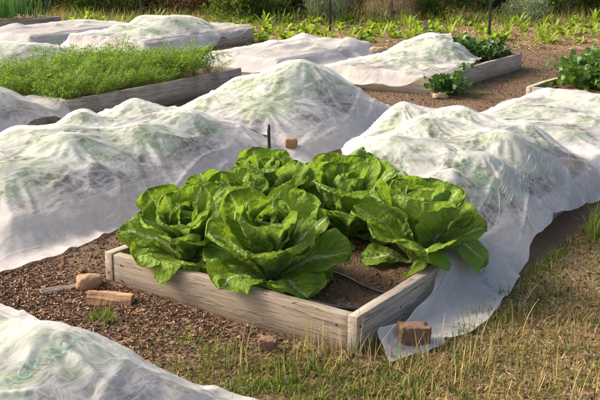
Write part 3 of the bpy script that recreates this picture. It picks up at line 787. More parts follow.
cover(XE, 'small white row cover at the left edge tucked against the carrot bed corner')
under_plants(hE, spE, 'leafy green plant under the small cover at the left edge', 'plants under the left edge cover', 54)

# --- third row, back: flat cover
hG = HF(4.7, 7.9, 3.5, 5.9)
hG.box(5.35, 7.25, 4.22, 5.2, .13)
for k in range(10): hG.dome(rng.uniform(5.5, 7.1), rng.uniform(4.3, 5.1), .3, .25, rng.uniform(.14, .20))
hG.lumps(.008, 23, .2); hG.smooth(2)
layG = layout(70, 50, lambda q: 5.10 + .04 * math.sin(9 * q), 7.42, lambda p: 3.98 + .04 * math.sin(12 * p), 5.4)
XG = crease(drape(layG, hG, 1.12, 90, 3, 23), 9.)
cover(XG, 'flat white row cover stretched over the low bed in the back centre')

# --- fourth row
hH = HF(2.3, 5.4, 5.4, 8.0)
hH.box(3.0, 4.7, 6.05, 7.2, .14)
spH = [(3.4, 6.4, .32, .36), (3.5, 6.9, .32, .36), (3.95, 6.4, .34, .36), (4.0, 6.85, .3, .35), (4.4, 6.6, .3, .24)]
hH.ridge([2.8, 3.2, 3.8, 4.2, 4.6, 4.9], [.05, .26, .29, .26, .17, .04], 6.62, .8, 2.2, 25, .06)
for (x, y, rad, h) in spH: hH.dome(x, y, rad, rad, h * .7)
hH.lumps(.011, 25, .2); hH.smooth(2)
layH = layout(66, 56, 2.6, 4.95, lambda p: 5.75 + .04 * math.sin(12 * p), 7.5)
XH = crease(drape(layH, hH, 1.13, 100, 3, 25), 10., spH)
cover(XH, 'white row cover at back left behind the carrot bed')
under_plants(hH, spH, 'leafy green plant under the back left cover', 'plants under the back left cover', 64)

hI = HF(4.7, 8.1, 5.3, 8.1)
hI.box(5.3, 7.35, 6.05, 7.3, .21)
spI = [(5.7, 6.45, .34, .44), (5.8, 6.95, .34, .46), (6.2, 6.5, .38, .55), (6.3, 7.0, .36, .52), (6.7, 6.5, .34, .46), (6.8, 6.9, .3, .42)]
hI.ridge([5.1, 5.5, 5.9, 6.3, 6.7, 7.0, 7.4], [.08, .23, .30, .37, .36, .22, .05], 6.68, .82, 2.2, 27, .04)
for (x, y, rad, h) in spI: hI.dome(x, y, rad, rad, h * .62, 1.9)
hI.lumps(.010, 27, .2); hI.smooth(2)
layI = layout(76, 62, lambda q: 5.0 + .05 * math.sin(8 * q), lambda q: 7.28 + .05 * math.sin(9 * q), lambda p: float(np.interp(p, [0, .6, .9, 1], [5.72, 5.85, 5.98, 6.02])), 7.6)
XI = crease(drape(layI, hI, 1.13, 110, 3, 27), 11., spI)
cover(XI, 'large rounded white row cover mound at the back left')
under_plants(hI, spI, 'leafy green plant under the rounded back mound', 'plants under the rounded back mound', 74)

hJ = HF(4.7, 7.8, 7.4, 9.6)
hJ.box(5.3, 7.2, 8.0, 9.1, .14)
for k in range(9): hJ.dome(rng.uniform(5.4, 7.0), rng.uniform(8.1, 9.0), .3, .22, rng.uniform(.15, .19))
hJ.lumps(.008, 29, .15); hJ.smooth(2)
layJ = layout(60, 44, 5.0, 7.4, lambda p: 7.82 + .04 * math.sin(12 * p), 9.3)
XJ = crease(drape(layJ, hJ, 1.12, 80, 3, 29), 12.)
cover(XJ, 'flat white strip of row cover at upper left in front of the onions')

# --- foreground
hK = HF(-2.6, .1, -.6, 2.0)
hK.box(-1.95, -.72, .12, 1.3, .11)
spK = [(-.98, .52, .32, .33), (-1.0, .98, .30, .36), (-1.38, .45, .30, .33), (-1.4, .9, .32, .38), (-1.7, .6, .3, .33), (-1.72, 1.0, .3, .33)]
hK.ridge([-2.2, -1.9, -1.3, -1.0, -.85, -.68, -.58], [.1, .28, .31, .31, .25, .12, .04], .66, .84, 2.4, 31, .06)
for (x, y, rad, h) in spK: hK.dome(x, y, rad, rad * 1.1, h * .86, 2.)
hK.lumps(.010, 31, .15); hK.smooth(2)
layK = layout(140, 120, -2.35, lambda q: -.50 - .05 * math.sin(5 * q), lambda p: -.06, lambda p: 1.62)
XK = crease(drape(layK, hK, 1.12, 150, 4, 31), 13., spK)
cK = cover(XK, 'creamy white row cover with green lettering in the bottom left foreground')
pk = gp(8, 380, .3); qk = gp(86, 346, .3); dk = qk - pk
lettering(cK, XK, 'AGRIBON', (pk[0], pk[1], .3), (dk[0], dk[1], 0), (-dk[1], dk[0], 0), (0, 0, -1), .062)
under_plants(hK, spK, 'leafy green plant under the foreground cover', 'plants under the foreground cover', 84)

# ------------------------------------------------------------------ uncovered lettuces
COS = [(5, .20, .085, 22, -40, .25, .07), (6, .27, .105, 50, -8, .45, .06), (6, .30, .110, 66, 34, .7, .055), (5, .29, .095, 78, 66, .95, .06), (5, .25, .075, 84, 88, 1.2, .09), (4, .19, .05, 88, 108, 1.5, .14)]
SPOON = [(4, .20, .080, 25, -35, .25, .05), (6, .29, .108, 58, 8, .5, .035), (6, .31, .112, 72, 50, .85, .035), (5, .28, .09, 82, 76, 1.1, .04), (4, .22, .06, 88, 100, 1.4, .08)]
LT = [(.24, 1.0, .92, COS, 20, 'broad lettuce spilling over the left corner of the front board', 101),
      (.27, .58, 1.03, COS, 22, 'largest crinkled lettuce, front and centre, leaning over the front board', 102),
      (.78, .155, 1.04, SPOON, 10, 'big lettuce at the right whose leaves hang over the pale right board', 103),
      (.93, .62, .98, SPOON, 10, 'upright lettuce with large smooth cupped leaves behind the bare soil patch', 104),
      (.86, 1.0, 1.0, COS, 10, 'lettuce behind the largest one, left of the upright smooth leaved one', 105),
      (.60, 1.08, .90, COS, 12, 'small lettuce at the back left, just behind the left corner one', 106),
      (1.22, .90, .78, SPOON, 6, 'farthest lettuce near the left board, by the edge of the pulled back cover', 107),
      (1.22, .62, .82, COS, 6, 'lettuce half tucked below the front edge of the pulled back cover', 108)]
for x, y, s_, rg_, ln, lb, sd in LT:
    lettuce(x, y, .085, s_ * 1.13, lb, sd, rg_, R(ln))

# ------------------------------------------------------------------ stones, wood scraps, small things
def rock(name, x, y, z, sx, sy, sz, mat, label, cat, seed, rz=0., rough=.16, boxy=0., tilt=0.):
    bm = bmesh.new(); bmesh.ops.create_icosphere(bm, subdivisions=4, radius=1)
    for v in bm.verts:
        c = v.co.normalized()
        if boxy:
            m = max(abs(c.x), abs(c.y), abs(c.z)); q = c / m
            c = c.lerp(q * .85, boxy)
        n = mnoise.noise(c * 1.3 + Vector((seed, 2 * seed, 0))); n2 = mnoise.noise(c * 3.4 + Vector((0, seed, 5)))
        c = c * (1 + rough * n + rough * .45 * n2)
        v.co = Vector((c.x * sx, c.y * sy, c.z * sz))
    o = mesh_bm(name, bm, mat, None, True, (x, y, z), (0, tilt, rz))
    tag(o, label, cat); return o

VA = math.atan2(ER[1], ER[0])       # a piece lying across the view
p = gp(90, 289); rock('stone', p[0], p[1], .030, .058, .045, .040, M['stone'], 'tan rounded stone lying by the left end of the front board', 'stone', 1., VA + .3, .18, .35)
p = gp(583, 192); rock('stone', p[0], p[1], .045, .045, .04, .052, M['stone'], 'tan stone on the cover edge at far right of the big pulled back cover', 'stone', 4., VA, .2, .3)
p = gp(291, 145, .1); rock('wood_block', p[0], p[1], .115, .046, .036, .038, M['stub'], 'brown block holding the sheet down between the lettuces and centre mound', 'block', 5., VA, .12, .5)
p = gp(378, 56); rock('stone', p[0], p[1], .05, .11, .07, .06, M['chunk'], 'pale tan stone at the right end of the flat back cover', 'stone', 6., VA, .2, .2)
p = gp(440, 98); rock('stone', p[0], p[1], .02, .075, .05, .03, M['chunk'], 'flat pale stone on the ground near the half open cover', 'stone', 7., VA + .2, .2, .3)

def block(name, x, y, z, sx, sy, sz, mat, label, cat, seed, rz=0., tilt=0., chip=.10):
    bm = bmesh.new(); bmesh.ops.create_cube(bm, size=2)
    bmesh.ops.subdivide_edges(bm, edges=bm.edges[:], cuts=14, use_grid_fill=True)
    for v in bm.verts:
        c = v.co.copy(); a = sorted((abs(c.x), abs(c.y), abs(c.z)))
        n = mnoise.noise(c * 1.1 + Vector((seed, 0, seed))); n2 = mnoise.noise(c * 3.5 + Vector((0, seed, 2))); n3 = mnoise.noise(c * 9 + Vector((seed, 4, 2)))
        edge = max(0, (a[1] + a[2]) / 2 - .72) / .28
        f = 1 - chip * edge * (.5 + max(0, n2 + n) * 1.6) + .05 * n + .025 * n2 + .012 * n3
        v.co = Vector((c.x * sx * f, c.y * sy * f, c.z * sz * f * (1 + .10 * n * c.x)))
    o = mesh_bm(name, bm, mat, None, True, (x, y, z), (0, tilt, rz)); return tag(o, label, cat)

def split_log(x, y, z, L, w_, h_, mat, name, label, cat, rz, seed):
    bm = bmesh.new(); n = 26; prof = [(-.5, 0), (-.42, .55), (-.12, 1.), (.2, .92), (.46, .5), (.5, .08), (.1, -.05), (-.3, -.04)]
    rings = []
    for i in range(n):
        s_ = i / (n - 1); rr = []
        for k, (a, b) in enumerate(prof):
            q = Vector((s_ * 2.2 + seed, k * .8, seed)); j = mnoise.noise(q) * .12; j2 = mnoise.noise(q * 6) * .05
            e = .02 * L * mnoise.noise(Vector((k * 1.7, seed, 3))) if i in (0, n - 1) else 0
            rr.append(bm.verts.new(((s_ - .5) * L + e, (a + j + j2) * w_, max(0, b + j + j2) * h_ * (1 - .25 * s_))))
        rings.append(rr)
    m = len(prof)
    for r0, r1 in zip(rings, rings[1:]):
        for k in range(m): bm.faces.new((r0[k], r1[k], r1[(k + 1) % m], r0[(k + 1) % m]))
    bm.faces.new(rings[0]); bm.faces.new(rings[-1][::-1])
    bmesh.ops.recalc_face_normals(bm, faces=bm.faces)
    o = mesh_bm(name, bm, mat, None, False, (x, y, z), (0, 0, rz)); return tag(o, label, cat)
p = gp(268, 350); block('brick_fragment', p[0], p[1], .022, .034, .026, .026, M['brick'], 'small brown brick fragment on the ground in front of the front board', 'brick', 2., VA - .1, .06, .16)
p = gp(413, 345); block('brick', p[0], p[1], .044, .062, .036, .040, M['brick'], 'brown brick weighing down the white cover tail beside the right board', 'brick', 3.4, VA + .15, .08, .14)
p = gp(111, 304); split_log(p[0], p[1], .004, .185, .07, .055, M['firewood'], 'split_wood', 'split piece of orange brown wood lying in the mulch by the left corner', 'wood', VA - .12, 2.)
p = gp(64, 291); split_log(p[0], p[1], .006, .20, .045, .022, M['slat'], 'wood_scrap', 'thin weathered wood slat on the mulch left of the tan stone', 'wood', VA + .55, 5.)

def stake(name, x, y, h, r_, mat, label, lean=(0, 0), cat='stake', z0=-.05):
    pts = [(lean[0] * k, lean[1] * k, z0 + (h - z0) * k) for k in np.linspace(0, 1, 7)]
    o = mesh_bm(name, tube(pts, r_, 8), mat, None, True, (x, y, 0)); return tag(o, label, cat)
p = gp(270, 120, .30); stake('stake', p[0], p[1], .265, .011, M['rubber'], 'short black stake poking up between the long cover and the centre mound', (.01, .02))

# drip hose in the front bed
rH = np.random.default_rng(3)
pts = [(.07 + .02 * math.sin(9 * k), .12 + 1.02 * k, .105 + .004 * math.sin(20 * k)) for k in np.linspace(0, 1, 40)]
pts = [(.20, .06, .10), (.155, .10, .103), (.125, .17, .105), (.12, .26, .106), (.135, .38, .105), (.16, .52, .104), (.15, .7, .104), (.13, .9, .104)]
def smooth_path(pts, n=8):
    P = [Vector(p) for p in pts]; out = []
    for i in range(len(P) - 1):
        a, b, c, d = P[max(i - 1, 0)], P[i], P[i + 1], P[min(i + 2, len(P) - 1)]
        for k in range(n):
            t = k / n; out.append(.5 * ((2 * b) + (c - a) * t + (2 * a - 5 * b + 4 * c - d) * t * t + (3 * b - a - 3 * c + d) * t ** 3))
    return out + [P[-1]]
hose = empty('drip_hose', (0, 0, 0)); tag(hose, 'thin black drip hose curving over the soil in front corner of the lettuce bed', 'hose')
mesh_bm('hose_line', tube(smooth_path(pts), .0065, 8), M['rubber'], hose, True)
mesh_bm('hose_line', tube(smooth_path([(.36, .06, .10), (.37, .18, .102), (.42, .3, .102), (.45, .45, .102), (.46, .7, .102)]), .0065, 8), M['rubber'], hose, True)

# wire hoop at the near end of the carrot bed
p = gp(30, 98, .13); q = gp(44, 98, .13)
mesh_bm('wire_hoop', tube([(p[0] + (q[0] - p[0]) * (1 - math.cos(t)) / 2, p[1] + (q[1] - p[1]) * (1 - math.cos(t)) / 2, .10 + .26 * math.sin(t)) for t in np.linspace(0, math.pi, 24)], .004, 6), M['wire'], None, True)
tag(bpy.data.objects['wire_hoop'], 'thin grey wire hoop standing in the near end of the carrot bed', 'hoop')

# ------------------------------------------------------------------ crops
def carrot_mesh(r):
    Vs, Fs, o = [], [], 0
    for i in range(9):
        az = r.uniform(0, 6.28); L = r.uniform(.24, .36); a0 = R(r.uniform(55, 88)); a1 = R(r.uniform(-5, 55))
        n = 15; s = np.linspace(0, 1, n); ang = a0 + (a1 - a0) * s ** 1.4
        X = np.cumsum(np.cos(ang)) * L / n; Z = np.cumsum(np.sin(ang)) * L / n
        # stalk ribbon
        wv = .0022
        P = np.stack([np.stack([X, np.full(n, -wv), Z], 1), np.stack([X, np.full(n, wv), Z], 1)], 1).reshape(-1, 3)
        P = rotz(P, az); k = np.arange(n - 1) * 2
        Vs.append(P); Fs.append(np.stack([k, k + 1, k + 3, k + 2], 1) + o); o += len(P)
        m = 140
        si = r.uniform(.32, 1., m); idx = np.clip((si * (n - 1)).astype(int), 0, n - 1)
        half = .075 * np.sin(math.pi * np.clip((si - .22) / .86, 0, 1)) ** .8 + .008
        side = r.uniform(-1, 1, m) * half
        c = np.stack([X[idx] + np.abs(side) * .5 + r.normal(0, .004, m), side, Z[idx] + r.normal(0, .008, m) - np.abs(side) * .15], 1)
        d = r.normal(0, 1, (m, 3)); d[:, 0] += 1.2; d[:, 1] += np.sign(side) * .9; d /= np.linalg.norm(d, axis=1)[:, None]
        nrm = r.normal(0, .5, (m, 3)); nrm[:, 2] += 1
        t_ = np.cross(d, nrm); t_ /= np.linalg.norm(t_, axis=1)[:, None]
        l = r.uniform(.010, .024, m)[:, None]; wd = r.uniform(.002, .0048, m)[:, None]
        Q = np.stack([c - d * l * .2, c + d * l * .4 + t_ * wd, c + d * l, c + d * l * .4 - t_ * wd], 1).reshape(-1, 3)
        Q = rotz(Q, az); Vs.append(Q); Fs.append(np.arange(m * 4).reshape(m, 4) + o); o += len(Q)
    return np.concatenate(Vs), np.concatenate(Fs)

def scatter_copies(protos, spots, scale=(.85, 1.2), z=None, r=None):
    r = r or np.random.default_rng(1)
    used = set()
    for (x, y) in spots:
        k = r.integers(len(protos)); o = protos[k]
        if k in used: o = copy_tree(protos[k])
        used.add(k)
        zz = z if z is not None else float(gh(x, y)) - .005
        o.location = (x, y, zz); o.rotation_euler = (r.normal(0, .06), r.normal(0, .06), r.uniform(0, 6.28)); f = r.uniform(*scale); o.scale = (f, f, f)
    for k, o in enumerate(protos):
        if k not in used: bpy.data.objects.remove(o)

rc = np.random.default_rng(77)
protos = [tag(mesh_np('carrot_plant', *carrot_mesh(rc), M['carrot']), 'feathery bright green carrot top in the packed left bed', 'carrot plant', 'carrot tops in the left bed') for _ in range(6)]
spots = [(x + rc.normal(0, .035), y + rc.normal(0, .035)) for x in np.arange(2.27, 4.22, .165) for y in np.arange(4.06, 5.1, .17)]
scatter_copies(protos, spots, (.62, 1.3), .12, rc)

# leafy plants in the open parts of the far beds
def bush_protos(n, name, label, cat, group, mat, r, leaves=22, L=.16, W=.05, a0=(20, 80), a1=(-35, 50), base=.1, jit=.05, extra=0, H=.0, rad=.0):
    out = []
    for _ in range(n):
        V, F = plant_mesh(r, leaves, L, W, a0, a1, base, 7, 5, .5, .12, 2., .55, jit)
        if H:
            z = r.uniform(0, H, leaves); sp = np.repeat(z, 35); V[:, 2] += sp; V[:, :2] += np.repeat(r.normal(0, rad, (leaves, 2)), 35, 0)
            b_ = V.reshape(leaves, 35, 3)[:, 2]; m_ = b_ * np.array([.35, .35, .55]); w_ = np.array([.0025, 0, 0])
            Vp = np.concatenate([np.stack([0 * b_ - w_, 0 * b_ + w_, m_ + w_, m_ - w_], 1), np.stack([m_ - w_, m_ + w_, b_ + w_, b_ - w_], 1)], 1).reshape(-1, 3)
            F = np.concatenate([F, np.arange(len(Vp)).reshape(-1, 4) + len(V)]); V = np.concatenate([V, Vp])
        out.append(tag(mesh_np(name, V, F, M[mat], None, True), label, cat, group))
    return out
rb = np.random.default_rng(91)
scatter_copies(bush_protos(3, 'leafy_plant', 'dark green leafy plant in the open far end of the half covered bed', 'plant', 'dark plants in the half covered bed', 'darkcrop', rb, 75, .085, .032, H=.17, rad=.085),
               [(6.55, 2.48), (6.75, 2.62), (6.85, 2.9), (6.62, 2.8), (6.95, 2.5), (6.95, 3.2)], (.9, 1.15), .12, rb)
p = gp(433, 93); 
scatter_copies(bush_protos(1, 'leafy_plant', 'dark green leafy plant on the ground at the near corner of the half covered bed', 'plant', None, 'darkcrop', rb, 90, .085, .034, H=.15, rad=.07), [(5.10, 2.16)], (1.0, 1.05), 0., rb)
scatter_copies(bush_protos(1, 'leafy_plant', 'small green sprig poking from under the half open cover', 'plant', None, 'crop', rb, 24, .07, .025, H=.08, rad=.03), [(5.62, 2.24)], (.6, .7), .16, rb)
scatter_copies(bush_protos(4, 'bean_plant', 'bright green leafy bean plant in the open far right bed', 'plant', 'bean plants in the far right bed', 'crop', rb, 90, .075, .028, H=.20, rad=.095),
               [(x + rb.normal(0, .03), y + rb.normal(0, .03)) for x in np.arange(5.55, 7.2, .24) for y in np.arange(.2, 1.35, .24)], (.85, 1.2), .1, rb)
scatter_copies(bush_protos(2, 'leafy_plant', 'low green plant growing behind the half open back right cover', 'plant', 'plants behind the half open cover', 'crop', rb, 60, .08, .03, H=.13, rad=.09),
               [tuple(gp(424, 52)), tuple(gp(412, 56)), tuple(gp(436, 47))], (.9, 1.2), 0., rb)

# onions at the upper left
def onion_mesh(r):
    Vs, Fs, o = [], [], 0
    for i in range(9):
        az = r.uniform(0, 6.28); L = r.uniform(.35, .6); n = 6; s = np.linspace(0, 1, n); ang = R(r.uniform(72, 90)) - R(r.uniform(0, 30)) * s ** 2
        X = np.cumsum(np.cos(ang)) * L / n + .01; Z = np.cumsum(np.sin(ang)) * L / n; wv = .006 * (1 - s ** 2) + .0008
        P = np.stack([np.stack([X, -wv, Z], 1), np.stack([X, wv, Z], 1)], 1).reshape(-1, 3); P = rotz(P, az + r.normal(0, .3)); P[:, :2] += r.normal(0, .015, 2)
        k = np.arange(n - 1) * 2; Vs.append(P); Fs.append(np.stack([k, k + 1, k + 3, k + 2], 1) + o); o += len(P)
    return np.concatenate(Vs), np.concatenate(Fs)
protos = [tag(mesh_np('onion_plant', *onion_mesh(rc), M['onion']), 'tall thin leaved green onion in the upper left bed', 'onion plant', 'green onions in the upper left bed') for _ in range(4)]
scatter_copies(protos, [(x + rc.normal(0, .03), y + rc.normal(0, .03)) for x in np.arange(5.35, 7.1, .15) for y in np.arange(9.7, 10.7, .15)], (.85, 1.25), .1, rc)

# seedling rows beyond the beds
def seedling_mesh(r, narrow):
    if narrow: return plant_mesh(r, 8, .19, .013, (50, 82), (-20, 60), .5, 7, 3, .5, .05, 1.6, .45, .012)
    V, F = plant_mesh(r, 12, .10, .033, (35, 80), (-20, 40), .12, 7, 5, .5, .12, 2., .5, .03); return V, F
rs = np.random.default_rng(19)
broad = [tag(mesh_np('seedling', *seedling_mesh(rs, False), M['seedling']), 'broad leaved yellow green seedling in the back rows', 'seedling', 'broad leaved seedlings in the back rows') for _ in range(5)]
corn = [tag(mesh_np('corn_seedling', *seedling_mesh(rs, True), M['seedling']), 'narrow leaved young corn seedling in the back rows', 'seedling', 'corn seedlings in the back rows') for _ in range(5)]
sb, sn = [], []
for d in np.arange(12.9, 15.6, .38):
    for x in np.arange(-3.8 if d > 13.6 else -1.6, 5.6, .19):
        if rs.random() < .08: continue
        if x > 2 and d < 13.6 and rs.random() < .5: continue
        (sn if rs.random() < (.15 if x < 1 else .4) else sb).append(tuple(cf(x + rs.normal(0, .11), d + rs.normal(0, .12) - .10 * x * (x > 0))))
scatter_copies(broad, sb, (.5, 1.5), None, rs); scatter_copies(corn, sn, (.5, 1.4), None, rs)

# ------------------------------------------------------------------ shrubs and brush beyond the garden
def shrub(name, label, cat, x, y, rx, ry, h, n, lf, mat, seed, asp=.35, up=.4, group=None, nstem=9, base=.0, clumps=26, stem='stem'):
    r = np.random.default_rng(seed)
    e = empty(name, (x, y, 0), r.uniform(0, 6)); tag(e, label, cat, group)
    c = r.normal(0, 1, (clumps, 3)); c /= np.linalg.norm(c, axis=1)[:, None]; c *= r.uniform(.35, 1., (clumps, 1)) ** .5
    c[:, 2] = (c[:, 2] * .5 + .5) * (1 - base) + base
    cc = c * np.array([rx, ry, h])
    pick = r.integers(clumps, size=n); cr = r.uniform(.10, .26, clumps) * min(rx, h) * 1.2
    P = cc[pick] + r.normal(0, 1, (n, 3)) * cr[pick][:, None] * .75
    P[:, 2] = np.abs(P[:, 2]) + .01
    d = P - np.array([0, 0, -.2 * h]); d /= np.linalg.norm(d, axis=1)[:, None]; d = d + r.normal(0, .6, (n, 3)); d[:, 2] += up; d /= np.linalg.norm(d, axis=1)[:, None]
    t_ = np.cross(d, r.normal(0, 1, (n, 3))); t_ /= np.linalg.norm(t_, axis=1)[:, None]
    l = lf * r.uniform(.6, 1.3, (n, 1)); wd = l * asp * .5
    Q = np.stack([P, P + d * l * .45 + t_ * wd, P + d * l, P + d * l * .45 - t_ * wd], 1).reshape(-1, 3)
    mesh_np('foliage', Q, np.arange(n * 4).reshape(n, 4), M[mat], e, False)
    bm = bmesh.new()
    me0 = None
    for i in range(nstem):
        tgt = cc[r.integers(clumps)]
        pts = [(tgt[0] * k ** 1.3 + .02 * r.normal(), tgt[1] * k ** 1.3 + .02 * r.normal(), -.03 + (tgt[2] + .03) * k) for k in np.linspace(0, 1, 6)]
        b = tube(pts, [.012 * (1 - .8 * k) * (h + .3) for k in np.linspace(0, 1, 6)], 5)
        m_ = bpy.data.meshes.new('t'); b.to_mesh(m_); b.free(); bm.from_mesh(m_); bpy.data.meshes.remove(m_)
    mesh_bm('stem', bm, M[stem], e, True)
    return e
def sh_at(px, py, dz=0.): return gp(px, py)
SH = [ # px, base py, rx, ry, h, n, leaf, mat, asp, name, label, category
 (325, 21, .38, .35, .75, 5200, .075, 'sage', .16, 'sage_bush', 'grey green feathery sage bush left of centre behind the seedling rows', 'bush'),
 (392, 20, .50, .42, .75, 5200, .075, 'drysage', .14, 'dry_bush', 'pale dry purplish bush behind the seedling rows', 'bush'),
 (437, 19, .50, .45, .70, 4800, .085, 'shrubg', .30, 'green_bush', 'fresh green bush right of the pale dry bush', 'bush'),
 (528, 23, .34, .3, .36, 2600, .05, 'sage', .35, 'sage_bush', 'small low grey green bush among the seedlings at right', 'bush'),
 (250, 18, .85, .5, .60, 6500, .09, 'shrubg', .3, 'green_bush', 'wide bright green bush left of the dark post', 'bush'),
 (285, 13, .60, .5, .75, 5200, .08, 'brown', .25, 'brown_bush', 'reddish brown bush between the wide green bush and the grey sage', 'bush'),
 (345, 14, .50, .4, .8, 4200, .07, 'brown', .2, 'brown_bush', 'brown twiggy bush behind the grey green sage bush', 'bush'),
 (180, 12, .65, .5, .75, 5200, .08, 'brown', .25, 'brown_bush', 'red brown brush above the rounded back mound', 'bush'),
 (112, 12, .70, .5, .62, 5600, .09, 'shrubg', .32, 'green_bush', 'leafy green bush above the flat cover strip at upper left', 'bush'),
 (70, 9, .7, .5, .8, 4800, .08, 'brown', .25, 'brown_bush', 'brown brush behind the onions at upper left', 'bush'),
 (20, 7, .8, .5, .9, 5200, .09, 'brown', .25, 'brown_bush', 'brown brush in the upper left corner', 'bush'),
 (480, 12, .8, .6, 1.0, 6200, .08, 'shrubd', .3, 'dark_bush', 'dark evergreen bush behind the green post', 'bush'),
 (558, 14, .65, .5, .8, 5200, .08, 'shrubg', .3, 'green_bush', 'olive green bush near the wire fence at upper right', 'bush'),
 (615, 14, .75, .5, .8, 5200, .08, 'shrubg', .3, 'green_bush', 'olive green bush in the upper right corner', 'bush'),
]
for i, (px, py, rx, ry, h, n, lf, mat, asp, nm, lb, ct) in enumerate(SH):
    p = gp(px, py); shrub(nm, lb, ct, p[0], p[1], rx, ry, h, n, lf, mat, 200 + i, asp, .5 if 'sage' in mat else .3)
rk = np.random.default_rng(8)
k = 0
for d in (18.2, 20.5, 23.5):
    for x in np.arange(-9.5, 10.5, 1.55):
        xx, dd = x + rk.normal(0, .3), d + rk.normal(0, .5)
        kind = rk.choice(['shrubd', 'shrubg', 'brown'], p=[.5, .28, .22]); p = cf(xx, dd); hh = (1.1 if d < 19 else 1.7 if d < 22 else 2.6) * rk.uniform(.8, 1.2)
        shrub({'shrubd': 'dark_bush', 'shrubg': 'green_bush', 'brown': 'brown_bush'}[kind], {'shrubd': 'dark green bush in the far thicket', 'shrubg': 'mid green bush in the far thicket', 'brown': 'brown dry bush in the far thicket'}[kind], 'bush',
              p[0], p[1], 1.0 * rk.uniform(.8, 1.15), .8, hh, 4200, .12, kind, 400 + k, .3, .3, {'shrubd': 'dark bushes in the far thicket', 'shrubg': 'green bushes in the far thicket', 'brown': 'brown bushes in the far thicket'}[kind], 6, 0., 30); k += 1

# posts, stick, wire fence
def post(px, py, h, mat, label, r_=.02, lean=(0, 0)):
    p = gp(px, py); e = empty('metal_post', (p[0], p[1], 0), VA); tag(e, label, 'post')
    bm = bmesh.new()
    for (sx, sy, ox, oy) in ((r_ * 2.2, .006, 0, 0), (.006, r_ * 1.8, 0, r_ * .9 + .003)):
        b = bmesh.ops.create_cube(bm, size=1)
        bmesh.ops.scale(bm, vec=(sx, sy, h + .1), verts=b['verts']); bmesh.ops.translate(bm, vec=(ox, oy, h / 2 - .05), verts=b['verts'])
    bmesh.ops.bevel(bm, geom=bm.edges[:], offset=.0015, segments=1, affect='EDGES')
    mesh_bm('stake_bar', bm, mat, e, False)
    bm = bmesh.new()
    for z in np.arange(.15, h - .05, .09):
        b = bmesh.ops.create_cube(bm, size=1); bmesh.ops.scale(bm, vec=(r_ * .8, .012, .018), verts=b['verts']); bmesh.ops.translate(bm, vec=(0, -.009, z), verts=b['verts'])
    mesh_bm('stud_row', bm, mat, e, False)
    return e
post(330, 33, 1.3, M['rust'], 'dark metal post standing left of the grey green sage bush', .013)
post(489, 36, 1.4, M['metal'], 'green metal post behind the half open back right cover', .018)
post(141, 17, 1.3, M['metal'], 'grey green metal post above the rounded back mound', .02)
post(48, 13, 1.2, M['metal'], 'thin metal post behind the onions at upper left', .02)
post(425, 37, .22, M['slat'], 'short weathered stub post between the flat cover and the seedling rows', .03)
p = gp(30, 17); q = p + ER * (-.5)
o = mesh_bm('stick', tube([(0, 0, .25), (-.12 * ER[0], -.12 * ER[1], .45), (-.3 * ER[0], -.3 * ER[1], .75), (-.42 * ER[0], -.42 * ER[1], 1.0)], [.010, .010, .008, .006], 6), M['stick'], None, True, (p[0], p[1], 0))
tag(o, 'pale bleached stick leaning among the onions at upper left', 'stick')
A, B = cf(2.0, 17.2), cf(9.5, 16.2)
Vs, Fs, o = [], [], 0
def wire(a, b, r_=.0016):
    global o
    a = np.array(a); b = np.array(b); d = (b - a) / np.linalg.norm(b - a); s1 = np.cross(d, [.3, .5, .81]); s1 /= np.linalg.norm(s1); s2 = np.cross(d, s1)
    ring = [math.cos(t) * s1 * r_ + math.sin(t) * s2 * r_ for t in (0, 2.094, 4.189)]
    Vs.append(np.array([a + q for q in ring] + [b + q for q in ring])); Fs.append(np.array([[k, (k + 1) % 3, 3 + (k + 1) % 3, 3 + k] for k in range(3)]) + o); o += 6
LEN = float(np.linalg.norm(B - A)); dirv = (B - A) / LEN
for z in np.arange(.05, 1.25, .10): wire((*A, z), (*B, z))
for s_ in np.arange(0, LEN + .01, .10): q = A + dirv * s_; wire((*q, .05), (*q, 1.2))
fe = empty('wire_fence', (0, 0, 0)); tag(fe, 'grey wire mesh fence in front of the thicket at upper right', 'fence')
mesh_np('wire_mesh', np.concatenate(Vs), np.concatenate(Fs), M['wire'], fe, False)
for s_ in np.linspace(0, LEN, 4):
    q = A + dirv * s_; mesh_bm('post', tube([(q[0], q[1], -.1), (q[0], q[1], 1.3)], .022, 8), M['rust'], fe, True)

# ------------------------------------------------------------------ ground litter and grass
def sample(zones, r):
    out = []
    for (px, py, rx, ry, n) in zones:
        a = r.uniform(0, 6.283, n); q = np.sqrt(r.uniform(0, 1, n)) * (1 + .25 * r.normal(0, 1, n) ** 2)
        for x, y in zip(px + rx * q * np.cos(a), py + ry * q * np.sin(a)):
            if y > 8 and y < 640: out.append(gp(x, y))
    return np.array(out)
KEEP = [(.12, 2.95, -.17, .0), (-.32, 2.4, 1.74, 3.6), (-2.3, -.60, -.04, 1.62), (0, 2.55, 0, BW), (-1.95, -.72, .12, 1.3), (.12, 2.15, 2.02, 3.2), (2.78, 5, .05, 1.22), (2.42, 3.72, 2.02, 3.2)]
def outside(P, m=.01):
    ok = np.ones(len(P), bool)
    for (a, b, c, d) in KEEP: ok &= ~((P[:, 0] > a - m) & (P[:, 0] < b + m) & (P[:, 1] > c - m) & (P[:, 1] < d + m))
    return P[ok]
